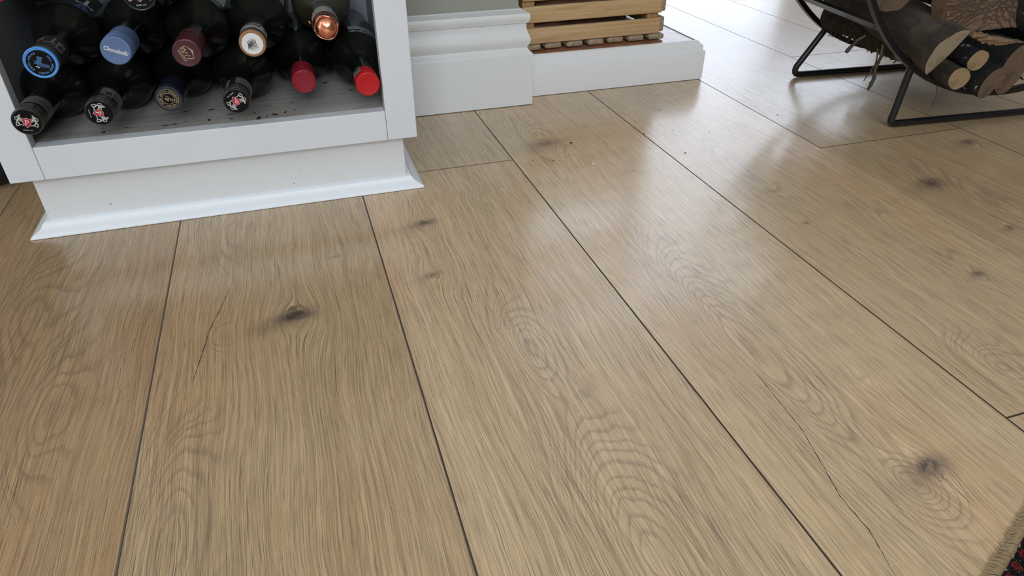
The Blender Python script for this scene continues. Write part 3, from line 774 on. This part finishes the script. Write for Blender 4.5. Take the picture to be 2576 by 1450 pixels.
        for v in bm.verts:
            q = mnoise.noise(v.co*900)*.0003; v.co.x *= 1+q*20; v.co.z *= 1+q*20
        T(bm); obj('cork', bm, M_CORK, root, smooth='auto')
        bm = bmesh.new(); add_lathe(bm, [(-.0020, .0112), (-.0017, .0117), (-.0010, .0117)], 56); T(bm); obj('white_disc', bm, M_WHITEP, root)
        bm = bmesh.new(); s = .001
        s = .0016
        for k in range(8):
            x = -3.2+k*.85; ph = k*.5
            pts = [(x*s + .0009*math.sin(2.0*q/5+ph)*.8, (4.4*(1-q/5) - abs(k-3.5)*.35*(1-q/5))*s - .0005) for q in range(11)]
            w = [(.12+.50*math.sin(PI*q/10)*(1-.06*k))*s for q in range(11)]
            stroke(bm, pts, w, -.0021)
        rotbm(bm, R(4)); T(bm); obj('zebra_mark', bm, M_INK, root)
        st = patch(.012, .034, 5, 172, M_STICKW, 'neck_label', .0002, lambda y: .0150)
        bars(.018, .028, 14, 34, st)
        bm = bmesh.new(); wrap_text(bm, 'Protea', .0105, lambda y: .0152, .025, 104, PI, .0009, .0002); T(bm); obj('neck_lettering', bm, M_INK, st)
        lb = patch(.128, .20, 20, 62, M_STICKW, 'body_label', .0006, pf)
        bm = bmesh.new(); rr = random.Random(3)
        for k in range(26):
            a = 22+rr.random()*36; y = .130+rr.random()*.05; pts = []
            for q in range(5): pts.append(((pf(y)+.0012)*math.cos(R(a)), y, (pf(y)+.0012)*math.sin(R(a)))); a += rr.uniform(-2, 2); y += .003
            add_tube(bm, pts, .0004, 5)
        T(bm); obj('label_pattern', bm, M_INK, lb)
    elif kind == 'RW':
        capt('capsule', cappr(.046, 1, .0156, .0022), M_NAVY)
        bm = bmesh.new()
        bd_ = bmesh.new(); add_lathe(bd_, [(-.0001, .0116), (-.00018, .0115)], 48); T(bd_); obj('seal_ground', bd_, M_BLACKTOP, root)
        ring2d(bm, .0111, .0115, -.0002); ring2d(bm, .0062, .00665, -.0002, 0, .0002, sx=1.08)
        ring_text(bm, 'ROBERTSON WINERY', .00885, .0029, 72, -118, -.0002, True, .00005)
        ring_text(bm, 'SOUTH AFRICA', .00885, .0029, 218, 100, -.0002, True, .00005)
        for a in (86, 228):
            add_poly(bm, [(.00885*math.cos(R(a))+.00035*math.cos(q), .00885*math.sin(R(a))+.00035*math.sin(q)) for q in [k*PI/4 for k in range(8)]], -.0002)
        S = lambda pts, w: stroke(bm, [(x*.001, y*.001) for x, y in pts], w*.001, -.0002)
        S([(-2.6, 3.2), (-1.4, 3.6), (.8, 2.2), (-1.2, .8), (1.4, .5), (3.3, -.2), (4.6, -.6), (5.0, -1.9), (3.6, -2.8), (2.2, -1.9), (1.6, -.6)], .6)
        S([(-4.4, .8), (-2.0, .2), (-.6, 1.0), (-3.6, 1.6), (-1.2, -1.2), (1.0, .2)], .5)
        S([(-4.0, .4), (-1.6, -1.9), (-.2, -1.6), (-1.6, -.4)], .5); S([(-1.6, -2.0), (-.2, -2.6)], .7)
        rotbm(bm, R(-2)); T(bm); obj('lettering', bm, M_GOLD, root)
        bm = bmesh.new()
        n = 24; vs = []
        for k in range(n+1):
            a = R(20+110*k/n); vs.append((a, .0400 + .0010*math.sin(k*.9), .0400+.0048*math.sin(PI*k/n)+.0006*math.sin(k*2.1)))
        g0 = [bm.verts.new((.0158*math.cos(a), y0, .0158*math.sin(a))) for a, y0, y1 in vs]; g1 = [bm.verts.new((.0158*math.cos(a), y1+.0003, .0158*math.sin(a))) for a, y0, y1 in vs]
        for k in range(n): bm.faces.new((g0[k], g0[k+1], g1[k+1], g1[k]))
        bmesh.ops.solidify(bm, geom=bm.faces[:], thickness=.0001)
        T(bm); obj('capsule_tear', bm, M_INK, root)
    elif kind in ('R1', 'R2'):
        m = M_CRIMSON if kind == 'R1' else M_RED
        capt('capsule', cappr(.045 if kind == 'R1' else .030, 0, .0150, .0014), m)
        if kind == 'R1':
            bm = bmesh.new(); add_tube(bm, [(.0120*math.cos(a*PI/24), -.0001, .0120*math.sin(a*PI/24)) for a in range(48)], .00035, 6, True)
            add_tube(bm, [(.0060*math.cos(a*PI/24), .0002, .0060*math.sin(a*PI/24)) for a in range(48)], .0002, 6, True)
            T(bm); obj('pressed_ring', bm, m, root)
        if kind == 'R2':
            s = patch(.010, .031, 112, 160, M_STICK); bars(.020, .028, 116, 150, s)
            lb = patch(.120, .150, 20, 100, M_STICKW, 'body_label', .0006, pf)
            bm = bmesh.new(); wrap_text(bm, 'IOVAI', .012, pf, .1265, 62, PI, .0012, .0003, 1.6); T(bm); obj('label_lettering', bm, M_INK, lb)
    elif kind == 'spark':
        capt('neck_band', [(.012, .0146), (.013, .0152), (.017, .0154), (.020, .0153), (.022, .0150)], M_CHARCAP)
        bm = bmesh.new(); add_lathe(bm, [(-.0068, .0002), (-.0066, .003), (-.0058, .0064), (-.0042, .0092), (-.0020, .0116), (.0004, .0130), (.0030, .0138), (.0045, .0142), (.0080, .0148), (.0120, .0150)], 48)
        for v in bm.verts:
            if -.0064 < v.co.y < -.001: a = math.atan2(v.co.z, v.co.x); v.co.y += .0004*math.sin(a*5+1)
        T(bm); obj('foil_plaque', bm, M_COPPER, root, smooth='auto')
        bm = bmesh.new(); add_poly(bm, [(.0009*math.cos(k*PI/5), .0009*math.sin(k*PI/5)) for k in range(10)], -.0069); T(bm); obj('centre_dot', bm, M_DIMWHITE, root)
        bm = bmesh.new()
        rim = [(.0138*math.cos(a*PI/30)*(1+.03*math.sin(a*PI/7.5)), .0012+.0006*math.sin(a*PI/7.5), .0138*math.sin(a*PI/30)*(1+.03*math.sin(a*PI/7.5))) for a in range(60)]
        add_tube(bm, rim, .0006, 8, True)
        for a in (100, 12, -80, 190):
            c, sn = math.cos(R(a)), math.sin(R(a))
            for q in (-.0006, .0006):
                add_tube(bm, [(c*r-sn*q, y, sn*r+c*q) for r, y in ((.0128, .0006), (.0148, .001), (.0156, .006), (.0160, .013), (.0160, .017), (.0156, .0205))], .00045, 6)
        add_tube(bm, [(.0156*math.cos(a*PI/24), .0205, .0156*math.sin(a*PI/24)) for a in range(48)], .00045, 6, True)
        add_tube(bm, [(-.0168, .020, .002), (-.0185, .010, .006), (-.0192, .004, .008), (-.0180, .003, .006), (-.0172, .010, .003), (-.0165, .020, .000)], .0005, 6)
        T(bm); obj('wire_hood', bm, M_WIRE, root, smooth='auto')
        s = patch(.024, .048, 5, 172, M_STICKW, 'neck_label', .0006, lambda y: .0152); bars(.030, .040, 22, 48, s, rf=lambda y: .0157)
        bm = bmesh.new(); wrap_text(bm, '. . ,', .010, lambda y: .0158, .036, 118, PI, .0008); T(bm); obj('neck_lettering', bm, M_INK, s)
    return root

Z1, Z2, Z3 = .1535, .2185, .2830
specs = [
 ((-.2918, .8479, Z1), 1.2, 'P', .0370, 'black-capped bottle with red shield crest, bottom row beside the left stile', 0-12),
 ((-.2210, .8556, Z1), 2.4, 'P', .0368, 'black-capped bottle with red shield turned sideways, second from left in bottom row', -90),
 ((-.1506, .8834, Z1), 3.75, 'RW', .0368, 'dark bottle with navy cap and round gold seal, bottom row', 0),
 ((-.0730, .8495, Z1), 3.0, 'P', .0368, 'black-capped bottle with upside-down red shield, bottom row right of the navy cap', -148),
 ((.0079, .9018, Z1), 1.3, 'R1', .0368, 'dark bottle with crimson cap set farther back, bottom row', 0),
 ((.0843, .8670, Z1), .6, 'R2', .0368, 'dark bottle with bright red cap against the right side of cabinet', 0),
 ((-.2516, .8311, Z2+.0005), .5, 'TH', .0367, 'dark bottle with sky blue rimmed black cap, upper left in the cabinet', 0),
 ((-.1845, .8576, Z2+.0005), 2.7, 'CH', .0365, 'bottle with slate blue cap lettered Chocoholic', 0),
 ((-.1097, .8252, Z2), 2.4, 'KW', .0365, 'bottle with maroon cap and gold roof mark lettered KWV', 0),
 ((-.0412, .8428, Z2+.0005), 2.6, 'CK', .0370, 'dark red glass bottle with cork rimmed white disc and black stripes', 0),
 ((.0442, .8806, Z2+.003), 2.2, 'spark', .0395, 'olive sparkling bottle with shiny copper plaque and wire hood', 0),
 ((-.1361, .7995, Z3+.001), -1.5, 'P', .0365, 'black-capped bottle at top of stack, its crest cut by the photo edge', 0),
 ((-.2780, .8600, Z3+.006), 0.3, 'R1', .0370, 'dark bottle topmost at the far left, only its body showing', 0),
]
for cap, yaw, kind, RB, lab, roll in specs:
    Lb = min(.300, (1.1440-cap[1])/math.cos(R(yaw)))
    make_bottle(cap, yaw, kind, RB, 0, Lb, lab, roll)

# ================================================================== CRATE on the hearth
cr = empty('wooden_crate', (.41, 1.2300, .0745), (0, 0, R(1.2)), label='slatted pine crate standing on the tiled hearth', category='crate')
CW, CD = .294, .26
def slat(name, b, mat, bevel, seg=3): 
    bm = bmesh.new(); add_box(bm, *b, bevel=bevel, seg=seg); return obj(name, bm, mat, cr, smooth='auto')
for k in range(7):   # bottom runners, their ends show at the front
    x = .004 + k*.0434; w = .034
    slat('base_slat', (x, x+w, -.002+.002*((k*5) % 3), CD, .0003, .0112), M_PINEY, .0042)
sz = [(.0122, .0405), (.0500, .0785), (.0880, .1160), (.1260, .1545), (.1640, .1900)]
for z0, z1 in sz:
    slat('front_slat', (.001, CW-.006, 0, .009, z0, z1), M_PINE, .0018)
    slat('back_slat', (.001, CW-.006, CD-.010, CD-.001, z0, z1), M_PINE, .0018)
for z0, z1 in sz:
    slat('side_slat', (CW-.0055, CW+.003, .001, CD-.001, z0+.002, z1+.002), M_PINEY, .0035)
    slat('side_slat', (-.008, .0005, .011, CD-.011, z0+.002, z1+.002), M_PINEY, .0035)
for x0 in (.003, CW-.032):
    for y0 in (.0094, CD-.0360):
        slat('corner_post', (x0, x0+.024, y0, y0+.0255, .0114, .195 if y0 > .1 else .455), M_PINEZ, .001)
for z0, z1 in ((.286, .336), (.405, .455)):
    slat('upper_rail', (.001, CW-.006, 0, .009, z0, z1), M_PINE, .0018)

# ================================================================== LOGS
def add_log(name, label, front, az, tilt, Lg, prof, bark, endm, splitm=None, seed=0, cat='firewood', group=None, rough=.0018, extra=None, frame=None, nseg=28):
    """prof: list of (x,z,is_bark) closed outline, extruded along local +Y"""
    root = empty(name, front, (R(tilt), 0, -R(az)), label=label, category=cat)
    if group: root['group'] = group
    n = len(prof); rings = []
    bmB = bmesh.new(); bmS = bmesh.new(); 
    def pt(i, j):
        x, z, b = prof[i % n]; y = Lg*j/nseg
        s = 1 + .05*mnoise.noise(Vector((seed, y*9, 0)))
        nn = mnoise.noise(Vector((x*40+seed*3, y*16, z*40))) * rough * (1.4 if b else .9) + mnoise.noise(Vector((x*190+seed*3, y*70, z*190))) * rough*.5
        r = math.hypot(x, z) or 1e-6
        bend = .004*math.sin(y*8+seed)
        return Vector((x*s + x/r*nn + bend, y, z*s + z/r*nn))
    P = [[pt(i, j) for i in range(n)] for j in range(nseg+1)]
    for tgt, want in ((bmB, True), (bmS, False)):
        vs = {}
        def gv(i, j):
            if (i, j) not in vs: vs[(i, j)] = tgt.verts.new(P[j][i])
            return vs[(i, j)]
        for j in range(nseg):
            for i in range(n):
                if bool(prof[i][2]) != want: continue
                k = (i+1) % n
                tgt.faces.new((gv(i, j), gv(k, j), gv(k, j+1), gv(i, j+1)))
    obj('bark', bmB, bark, root, smooth=True)
    if len(bmS.faces): obj('split_face', bmS, splitm or M_SPLIT, root, smooth=True)
    else: bmS.free()
    for j, s in ((0, -1), (nseg, 1)):
        bm = bmesh.new(); c = sum(P[j], Vector())/n
        mid = [[bm.verts.new(c + (p-c)*f + Vector((0, s*.0006*(1-f) + mnoise.noise(p*300*f)*.0006, 0))) for p in P[j]] for f in (.33, .66, 1.0)]
        cv = bm.verts.new(c)
        for i in range(n):
            k = (i+1) % n; bm.faces.new((cv, mid[0][i], mid[0][k]))
            for a, b in zip(mid, mid[1:]): bm.faces.new((a[i], b[i], b[k], a[k]))
        obj('end_grain', bm, endm, root)
    return root
def round_prof(rx, rz, n=40, rot=0):
    out = []
    for k in range(n):
        a = 2*PI*k/n; x, z = rx*math.cos(a), rz*math.sin(a)
        out.append((x*math.cos(rot)-z*math.sin(rot), x*math.sin(rot)+z*math.cos(rot), 1))
    return out
def half_prof(r, th, ang, n=26, m=10):
    """half log: arc bulging towards ang (deg), depth th, chord perpendicular"""
    out = []; c, s = math.cos(R(ang)), math.sin(R(ang))
    for k in range(n+1):
        t = -PI/2 + PI*k/n; u, v = th*math.cos(t), r*math.sin(t); out.append((u*c-v*s, u*s+v*c, 1 if k < n else 0))
    for k in range(1, m):
        v = r - 2*r*k/m; u = -.002*math.sin(PI*k/m); out.append((u*c-v*s, u*s+v*c, 0))
    return out
def quad_prof(r, ang, spread=80, n=14, m=8):
    """split wedge: arc with bark and two split faces meeting at the heart"""
    out = []
    for k in range(n+1):
        a = R(ang-spread/2+spread*k/n); out.append((r*math.cos(a)-r*.45*math.cos(R(ang)), r*math.sin(a)-r*.45*math.sin(R(ang)), 1 if k < n else 0))
    a1 = R(ang+spread/2); a0 = R(ang-spread/2); hx, hz = -r*.45*math.cos(R(ang)), -r*.45*math.sin(R(ang))
    for k in range(1, m): out.append((hx+(r*math.cos(a1))*(1-k/m), hz+(r*math.sin(a1))*(1-k/m), 0))
    out.append((hx, hz, 0))
    for k in range(1, m): out.append((hx+(r*math.cos(a0))*(k/m), hz+(r*math.sin(a0))*(k/m), 0))
    return out

# rack: everything in its own frame
RO = Vector((.9353, .8593, 0)); RA = R(-4.5)
rx_ = Vector((math.cos(RA), math.sin(RA), 0)); ry_ = Vector((-math.sin(RA), math.cos(RA), 0))
def rk(x, y, z): return RO + rx_*x + ry_*y + Vector((0, 0, z))
rack = empty('log_rack', rk(.21, .143, 0), (0, 0, RA), label='black round steel log holder standing on the floor, loaded with firewood', category='log holder')
RD = .287
def rl(x, y, z): return (x-.21, y-.143, z)
for y, rcx, rcz, rr_, xt in ((0, -.003, .413, .366, .014), (RD, .023, .400, .3545, .055)):
    bm = bmesh.new(); N = 120
    # flat steel band hoop, 12 mm deep by 8 mm thick
    rings = []
    for k in range(N):
        a = 2*PI*k/N; c, s = math.cos(a), math.sin(a)
        sec = [(-.0035, -.0060), (-.0045, -.0050), (-.0045, .0050), (-.0035, .0060), (.0035, .0060), (.0045, .0050), (.0045, -.0050), (.0035, -.0060)]
        rings.append([bm.verts.new((rcx+(rr_+u)*c, y-.143+v, rcz+(rr_+u)*s)) for u, v in sec])
    for k in range(N):
        a, b = rings[k], rings[(k+1) % N]
        for i in range(8): bm.faces.new((a[i], a[(i+1) % 8], b[(i+1) % 8], b[i]))
    obj('hoop', bm, M_IRON, rack, smooth='auto')
    bm = bmesh.new(); pts = []
    q = .0062
    zt = rcz-math.sqrt(rr_**2-(.21+rcx-xt)**2)
    def corner(cx, sgn):
        out = []
        for k in range(7):
            a = PI/2*k/6; out.append((sgn*(.014-.014*math.cos(a)) , .014-.014*math.sin(a)))
        return out
    left = [(xt, zt), (.0085+(xt-.0085)*.4, .022+(zt-.022)*.4), (.0085, .022)]
    arc = [(.0075, .016), (.0085, .011), (.0115, .0078), (.016, .0064), (.022, q)]
    pl = left + arc; full = pl + [(.42-x, z) for x, z in pl[::-1]]
    add_tube(bm, [rl(x, y, z) for x, z in full], .0060, 14)
    obj('foot', bm, M_IRON, rack, smooth='auto')
for ang in (223, -43):
    a = R(ang); bm = bmesh.new(); c, s = math.cos(a), math.sin(a)
    pts0 = [(-.0080, -.0028), (.0080, -.0028), (.0080, .0028), (-.0080, .0028)]
    def P3(t, u, y):
        cx_, cz_, r_ = (-.003, .413, .366) if y < 0 else (.023, .400, .3545)
        return (cx_+(r_+u-.002)*c - t*s, y, cz_+(r_+u-.002)*s + t*c)
    A0 = [bm.verts.new(P3(t, u, -.143+.004)) for t, u in pts0]; A1 = [bm.verts.new(P3(t, u, .144-.004)) for t, u in pts0]
    for i in range(4): bm.faces.new((A0[i], A0[(i+1) % 4], A1[(i+1) % 4], A1[i]))
    bm.faces.new(A0); bm.faces.new(A1[::-1])
    bmesh.ops.bevel(bm, geom=bm.edges[:], offset=.0008, segments=2, affect='EDGES')
    obj('cross_bar', bm, M_IRON, rack)

G = 'logs lying in the black round holder'
def rlog(label, x, y, z, azl, tilt, Lg, prof, bark, endm, seed, **k):
    return add_log('firewood_log', label, rk(x, y, z), azl-(-4.5) if 0 else azl+4.5, tilt, Lg, prof, bark, endm, seed=seed, group=G, **k)
rlog('large split log with smooth dark bark and pale crescent end, foremost in the holder', .0225, -.050, .1345, 5, 8, .33, half_prof(.0385, .027, 148), M_BARK, M_END, 1)
rlog('small round log with yellowish end, under the large split log', .0690, -.042, .0915, 4, 1, .10, round_prof(.0185, .0170), M_BARK, M_ENDY, 2)
rlog('small dark log with a whitish patch and brown end, tucked below the large split log', .0880, -.048, .1200, 5, 2, .11, round_prof(.0165, .0150, rot=.4), M_BARKD, M_ENDY, 3)
rlog('black-barked split log with a brown furrowed oval end, low in the holder', .1280, -.054, .0830, 3, 1.5, .31, round_prof(.0145, .0270, rot=-.45), M_BARKD, M_ENDB, 4)
rlog('thick log with a big oval grey-brown end, right of the furrowed one', .1710, -.045, .0990, 2, 1, .31, round_prof(.0230, .0400, rot=-.15), M_BARKD, M_ENDB, 5)
rlog('mossy log at the bottom between the hoops with twigs hanging from it', .0600, .070, .1130, -2, 1.5, .21, round_prof(.0270, .0240), M_BARKM, M_ENDY, 6, rough=.004)
rlog('dark rough log behind the cross bar, upper left of the holder', -.0300, .035, .2250, 1, 0, .26, round_prof(.0400, .0420), M_BARKM, M_ENDB, 7, rough=.004)
rlog('split log with wavy brown face turned to the camera, lying across on the dark logs', .0300, -.008, .1930, 84, 0, .150, half_prof(.0400, .026, 205), M_BARKD, M_ENDB, 8)
rlog('black-barked log at the right edge above the thick oval one', .2080, -.030, .1720, 2, 1, .30, round_prof(.0340, .0300), M_BARKD, M_ENDB, 9)
for i_, (x_, z_) in enumerate([(.247, .0985), (.322, .135), (.284, .180), (.358, .208), (.165, .262), (.243, .250), (.320, .260), (.088, .272), (.050, .345), (.127, .340), (.204, .326), (.282, .332), (.360, .300), (-.035, .315)]):  # unseen logs, added to shade the floor under the holder
    rlog('added unseen bark-covered log in the part of the stack beyond the photo edge', x_, -.02+.01*(i_ % 3), z_, 0, 0, .29, round_prof(.0315, .0315), M_BARK if i_ % 2 else M_BARKD, M_ENDB if i_ % 3 else M_END, 30+i_)

# torn splinter lying across the log ends
sp = empty('wood_splinter', rk(.046, -.055, .1655), (0, 0, RA), label='long torn splinter of pale wood lying across the log ends', category='splinter')
bm = bmesh.new(); N = 60; rings = []
for k in range(N+1):
    t_ = k/N; x = .100*t_; zc = -.0205*t_ - .0035*math.sin(t_*4); hh = (.0020+.0058*math.sin(PI*min(1, t_*1.15+.05))**.6)*(.8+.7*mnoise.noise(Vector((t_*14, 0, 0)))); dd = .006
    rings.append([bm.verts.new((x, -dd+.002*mnoise.noise(Vector((t_*20, 3, 0))), zc-hh)), bm.verts.new((x, -dd-.002, zc-hh*.1+.0026*mnoise.noise(Vector((t_*38, 1, 0))))), bm.verts.new((x, -dd+.001, zc+hh*.7)), bm.verts.new((x, dd, zc+hh)), bm.verts.new((x, dd, zc-hh*.7))])
for a, b in zip(rings, rings[1:]):
    for i in range(5): bm.faces.new((a[i], a[(i+1) % 5], b[(i+1) % 5], b[i]))
bm.faces.new(rings[0]); bm.faces.new(rings[-1])
obj('splinter_body', bm, pine_mat('torn_wood', (.27, .165, .095), (.09, .055, .032), 0, 2.2), sp)

# moss and twigs under the mossy log
mossy = [o for o in bpy.data.objects if o.get('label', '').startswith('mossy log')][0]
M_MOSS = simple('dry_moss', (.060, .052, .034), .9, .1)
rr = random.Random(5); bm = bmesh.new()
for k in range(260):
    a = R(rr.uniform(150, 330)); y = rr.uniform(.0, .19); r = .025
    x, z = r*math.cos(a), r*.9*math.sin(a); p = Vector((x, y, z)); d = Vector((math.cos(a)+rr.uniform(-.7, .7), rr.uniform(-1, 1), math.sin(a)+rr.uniform(-.7, .5))).normalized()
    l = rr.uniform(.004, .012); q = p + d*l*.5 + Vector((rr.uniform(-1, 1), rr.uniform(-1, 1), rr.uniform(-1, 1)))*.002
    add_tube(bm, [p-d*.002, q, p+d*l], [.0009, .0008, .0004], 5)
    if rr.random() < .5:
        c = p+d*l*.6; s = rr.uniform(.0008, .002)
        bmesh.ops.create_icosphere(bm, subdivisions=1, radius=s, matrix=Matrix.Translation(c))
obj('moss', bm, M_MOSS, mossy, kind='stuff')
M_TWIG = bark_mat('twig_bark', (.05, .042, .028), (.10, .085, .055))
inv = (Matrix.Translation(mossy.location) @ mossy.rotation_euler.to_matrix().to_4x4()).inverted()
for pts, r0 in (([(-.005, .10, .128), (-.018, .10, .121), (-.030, .095, .113), (-.042, .09, .106)], [.0018, .0022, .0026, .0034]),
                ([(.008, .07, .120), (.010, .068, .100), (.006, .067, .080), (.007, .066, .060), (.002, .066, .044)], [.0018, .0030, .0026, .0034, .0020]),
                ([(.002, .072, .112), (.006, .070, .090), (-.003, .068, .072), (-.010, .068, .060)], [.0010, .0012, .0012, .0006]),
                ([(.074, .0, .070), (.078, -.004, .055), (.0765, -.004, .040), (.079, -.004, .032)], [.0006, .0007, .0006, .0007])):
    P = []
    for p0, p1 in zip(pts, pts[1:]):
        for q in range(4):
            v = Vector(p0).lerp(Vector(p1), q/4) + Vector((rr.uniform(-1, 1), rr.uniform(-1, 1), rr.uniform(-1, 1)))*.0006
            P.append(inv @ rk(*v))
    P.append(inv @ rk(*pts[-1])); n = len(P); rad = [float(np.interp(i/(n-1), np.linspace(0, 1, len(r0)), r0))*(.85+.3*rr.random()) for i in range(n)]
    bm = bmesh.new(); add_tube(bm, P, rad, 8); obj('twig', bm, M_TWIG, mossy, smooth=True)

# kindling inside the crate, seen between the slats
CL = [('rough reddish-brown stick lying low behind the bottom slats of the crate', (.035, .060, .030), 80, .22, .0185, M_KIND),
      ('rough bark-covered stick in the crate, behind the second gap', (.040, .050, .064), 88, .23, .0165, M_KIND),
      ('upper reddish-brown stick showing in the top gap of the crate', (.032, .055, .100), 84, .24, .0175, M_KIND),
      ('dark stick at the back of the crate', (.035, .130, .045), 92, .22, .020, M_BARKM),
      ('dark stick lying deepest in the crate, above the back one', (.035, .170, .085), 90, .22, .022, M_BARKM)]
for i, (lab, (x, y, z), az, Lg, r, m) in enumerate(CL):
    cs, sn = math.cos(R(1.2)), math.sin(R(1.2)); p = Vector((.41+cs*x-sn*y, 1.23+sn*x+cs*y, .0745+z))
    add_log('kindling_stick', lab, p, az-1.2, 0, Lg, round_prof(r, r*.8, 24), m, M_ENDB, seed=20+i, group='kindling in the pine crate', nseg=18, rough=.003)

# ================================================================== RUG (corner at the lower right)
u = Vector((.0784, .0348, 0)).normalized(); v_ = Vector((u.y, -u.x, 0))    # u along the edge, v_ into the rug
O = Vector((.385, .161, 0))
rug = empty('rug', O, label='dark patterned woven rug with beige fringed edge at the bottom right corner', category='rug')
bm = bmesh.new()
def rp(a, b, z): p = u*a + v_*b; return (p.x, p.y, z)
A_ = [(-.9, .0085), (1.3, .0085), (1.3, 1.2), (-.9, 1.2)]
v0 = [bm.verts.new(rp(a, b, .0006)) for a, b in A_]; v1 = [bm.verts.new(rp(a, b, .0045)) for a, b in A_]
bm.faces.new(v0); bm.faces.new(v1)
for i in range(4): bm.faces.new((v0[i], v0[(i+1) % 4], v1[(i+1) % 4], v1[i]))
t = NT('rug_ground'); vv = t.obj(); c = t.mix(t.maprange(t.noise(vv, 30, 1, .5), .49, .51, 0, 1), (.018, .022, .026), (.22, .03, .035)); c = t.mix(t.maprange(t.noise(vv, 47, 1, .5), .57, .585, 0, 1), c, (.34, .30, .22))
obj('woven_ground', bm, t.fin(c, .95, None, .1), rug)
M_RB = simple('black_wool', (.014, .018, .022), .95, .1); M_RR = simple('red_wool', (.21, .025, .03), .95, .1); M_RW = simple('cream_wool', (.36, .31, .23), .95, .1); M_FR = simple('beige_fringe', (.46, .345, .21), .95, .1)
tufts = {'b': bmesh.new(), 'r': bmesh.new(), 'w': bmesh.new()}
rr = random.Random(11)
pitch = .0011
for i in range(-45, 170):
    for j in range(0, 46):
        a = i*pitch*1.0; b = .0095 + j*pitch
        ph = (a/.0135) % 1.0
        col = 'b'
        if 1 <= j <= 6 and abs(ph-.5) < .28 - .035*abs(j-3): col = 'r'
        if j in (0,) and ph > .8: col = 'w'
        if 11 <= j <= 18: col = 'w' if abs(ph-.5)*2 + abs(j-14.5)/5 < 1.1 else 'b'
        if 13 <= j <= 15 and abs(ph-.5) < .12: col = 'r'
        if 21 <= j <= 24: col = 'r'
        if j > 27: col = 'bwrb'[int((a/.02+j*.21)) % 4]
        p = Vector(rp(a+rr.uniform(-.0003, .0003), b+rr.uniform(-.0003, .0003), .004)); d = Vector((rr.uniform(-.4, .1), rr.uniform(-.25, .25), 1)).normalized()
        add_tube(tufts[col], [p, p+d*rr.uniform(.0022, .0036)], [.00052, .00038], 5)
for k, m, nm in (('b', M_RB, 'black_pile'), ('r', M_RR, 'red_pile'), ('w', M_RW, 'cream_pile')): obj(nm, tufts[k], m, rug, kind='stuff')
bm = bmesh.new()
for i in range(-1200, 3050):
    a = i*.00042 + rr.uniform(-.0002, .0002); l = rr.uniform(.0065, .0105); w = rr.uniform(-.002, .002)
    add_tube(bm, [Vector(rp(a, .0105, .0042)), Vector(rp(a+w*.4, .0085-l*.35, .0032)), Vector(rp(a+w, .0085-l*.75, .0012)), Vector(rp(a+w*1.5, .0085-l, .0006))], [.0004, .00042, .00035, .0002], 5)
obj('fringe', bm, M_FR, rug, kind='stuff')

# ================================================================== FLOOR CRUMBS
M_CHIPW = simple('pale_chip', (.75, .68, .55), .8, .2); M_CHIPD = simple('dark_chip', (.03, .02, .014), .8, .2); M_CHIPO = simple('orange_chip', (.40, .12, .04), .7, .2)
def chip(x, y, s, m, label, group=None, el=1.6, seed=0, cat='crumb', z=0, nm='wood_crumb'):
    bm = bmesh.new(); bmesh.ops.create_icosphere(bm, subdivisions=2, radius=s)
    for v in bm.verts:
        v.co *= 1 + .5*mnoise.noise(v.co*700 + Vector((seed, 0, 0))); v.co.x *= el; v.co.z = max(v.co.z*.6, -s*.3) + s*.3
    bmesh.ops.rotate(bm, cent=(0, 0, 0), matrix=Matrix.Rotation(seed*1.3, 3, 'Z'), verts=bm.verts)
    o = obj(nm, bm, m, None, label=label, category=cat); o.location = (x, y, z)
    if group: o['group'] = group
chip(.4059, .8715, .0021, M_CHIPW, 'pale wood chip lying on the plank between hearth and camera', el=2.0, seed=1, cat='wood chip', nm='wood_chip')
chip(.4047, .9591, .0015, M_CHIPD, 'brown crumb on the plank just beyond the pale wood chip', seed=2, cat='crumb')
chip(.5339, .9575, .0014, M_CHIPO, 'thin orange sliver lying on a plank seam near the hearth', el=3, seed=3.3, cat='sliver', nm='wood_sliver')
gd = 'tiny dark crumbs scattered on the floor'
for i, (x, y, s) in enumerate([(.3527, .901, .0010), (.3225, .9122, .0008), (.5597, .8669, .0011), (.614, 1.055, .0010), (.4535, .8306, .0007), (.8017, .9689, .0008), (.587, .957, .0007), (.64, .93, .0006), (.30, 1.135, .0008), (.455, 1.02, .0007)]):
    chip(x, y, s, M_CHIPD, 'tiny dark crumb on the floor planks', gd, seed=4+i)
chip(.5817, .3571, .0007, M_CHIPW, 'tiny white crumb on the right-hand plank near the seam', seed=20)
gs = 'dark bits of dirt on the cabinet shelf'
for i, (x, y, s, e) in enumerate([(-.055, .872+.02, .0022, 2.2), (-.035, .90, .0018, 2.4), (-.022, .905, .0012, 2), (-.045, .895, .0012, 1.5), (-.01, .912, .001, 1.5), (-.115, .905, .0016, 2), (-.155, .903, .0011, 3), (-.235, .899, .0018, 1.4), (-.06, .915, .0009, 2), (.01, .93, .0008, 1)]):
    chip(x, y, s, M_CHIPD, 'dark bit of dirt on the dusty cabinet shelf', gs, el=e, seed=30+i, z=.1155)
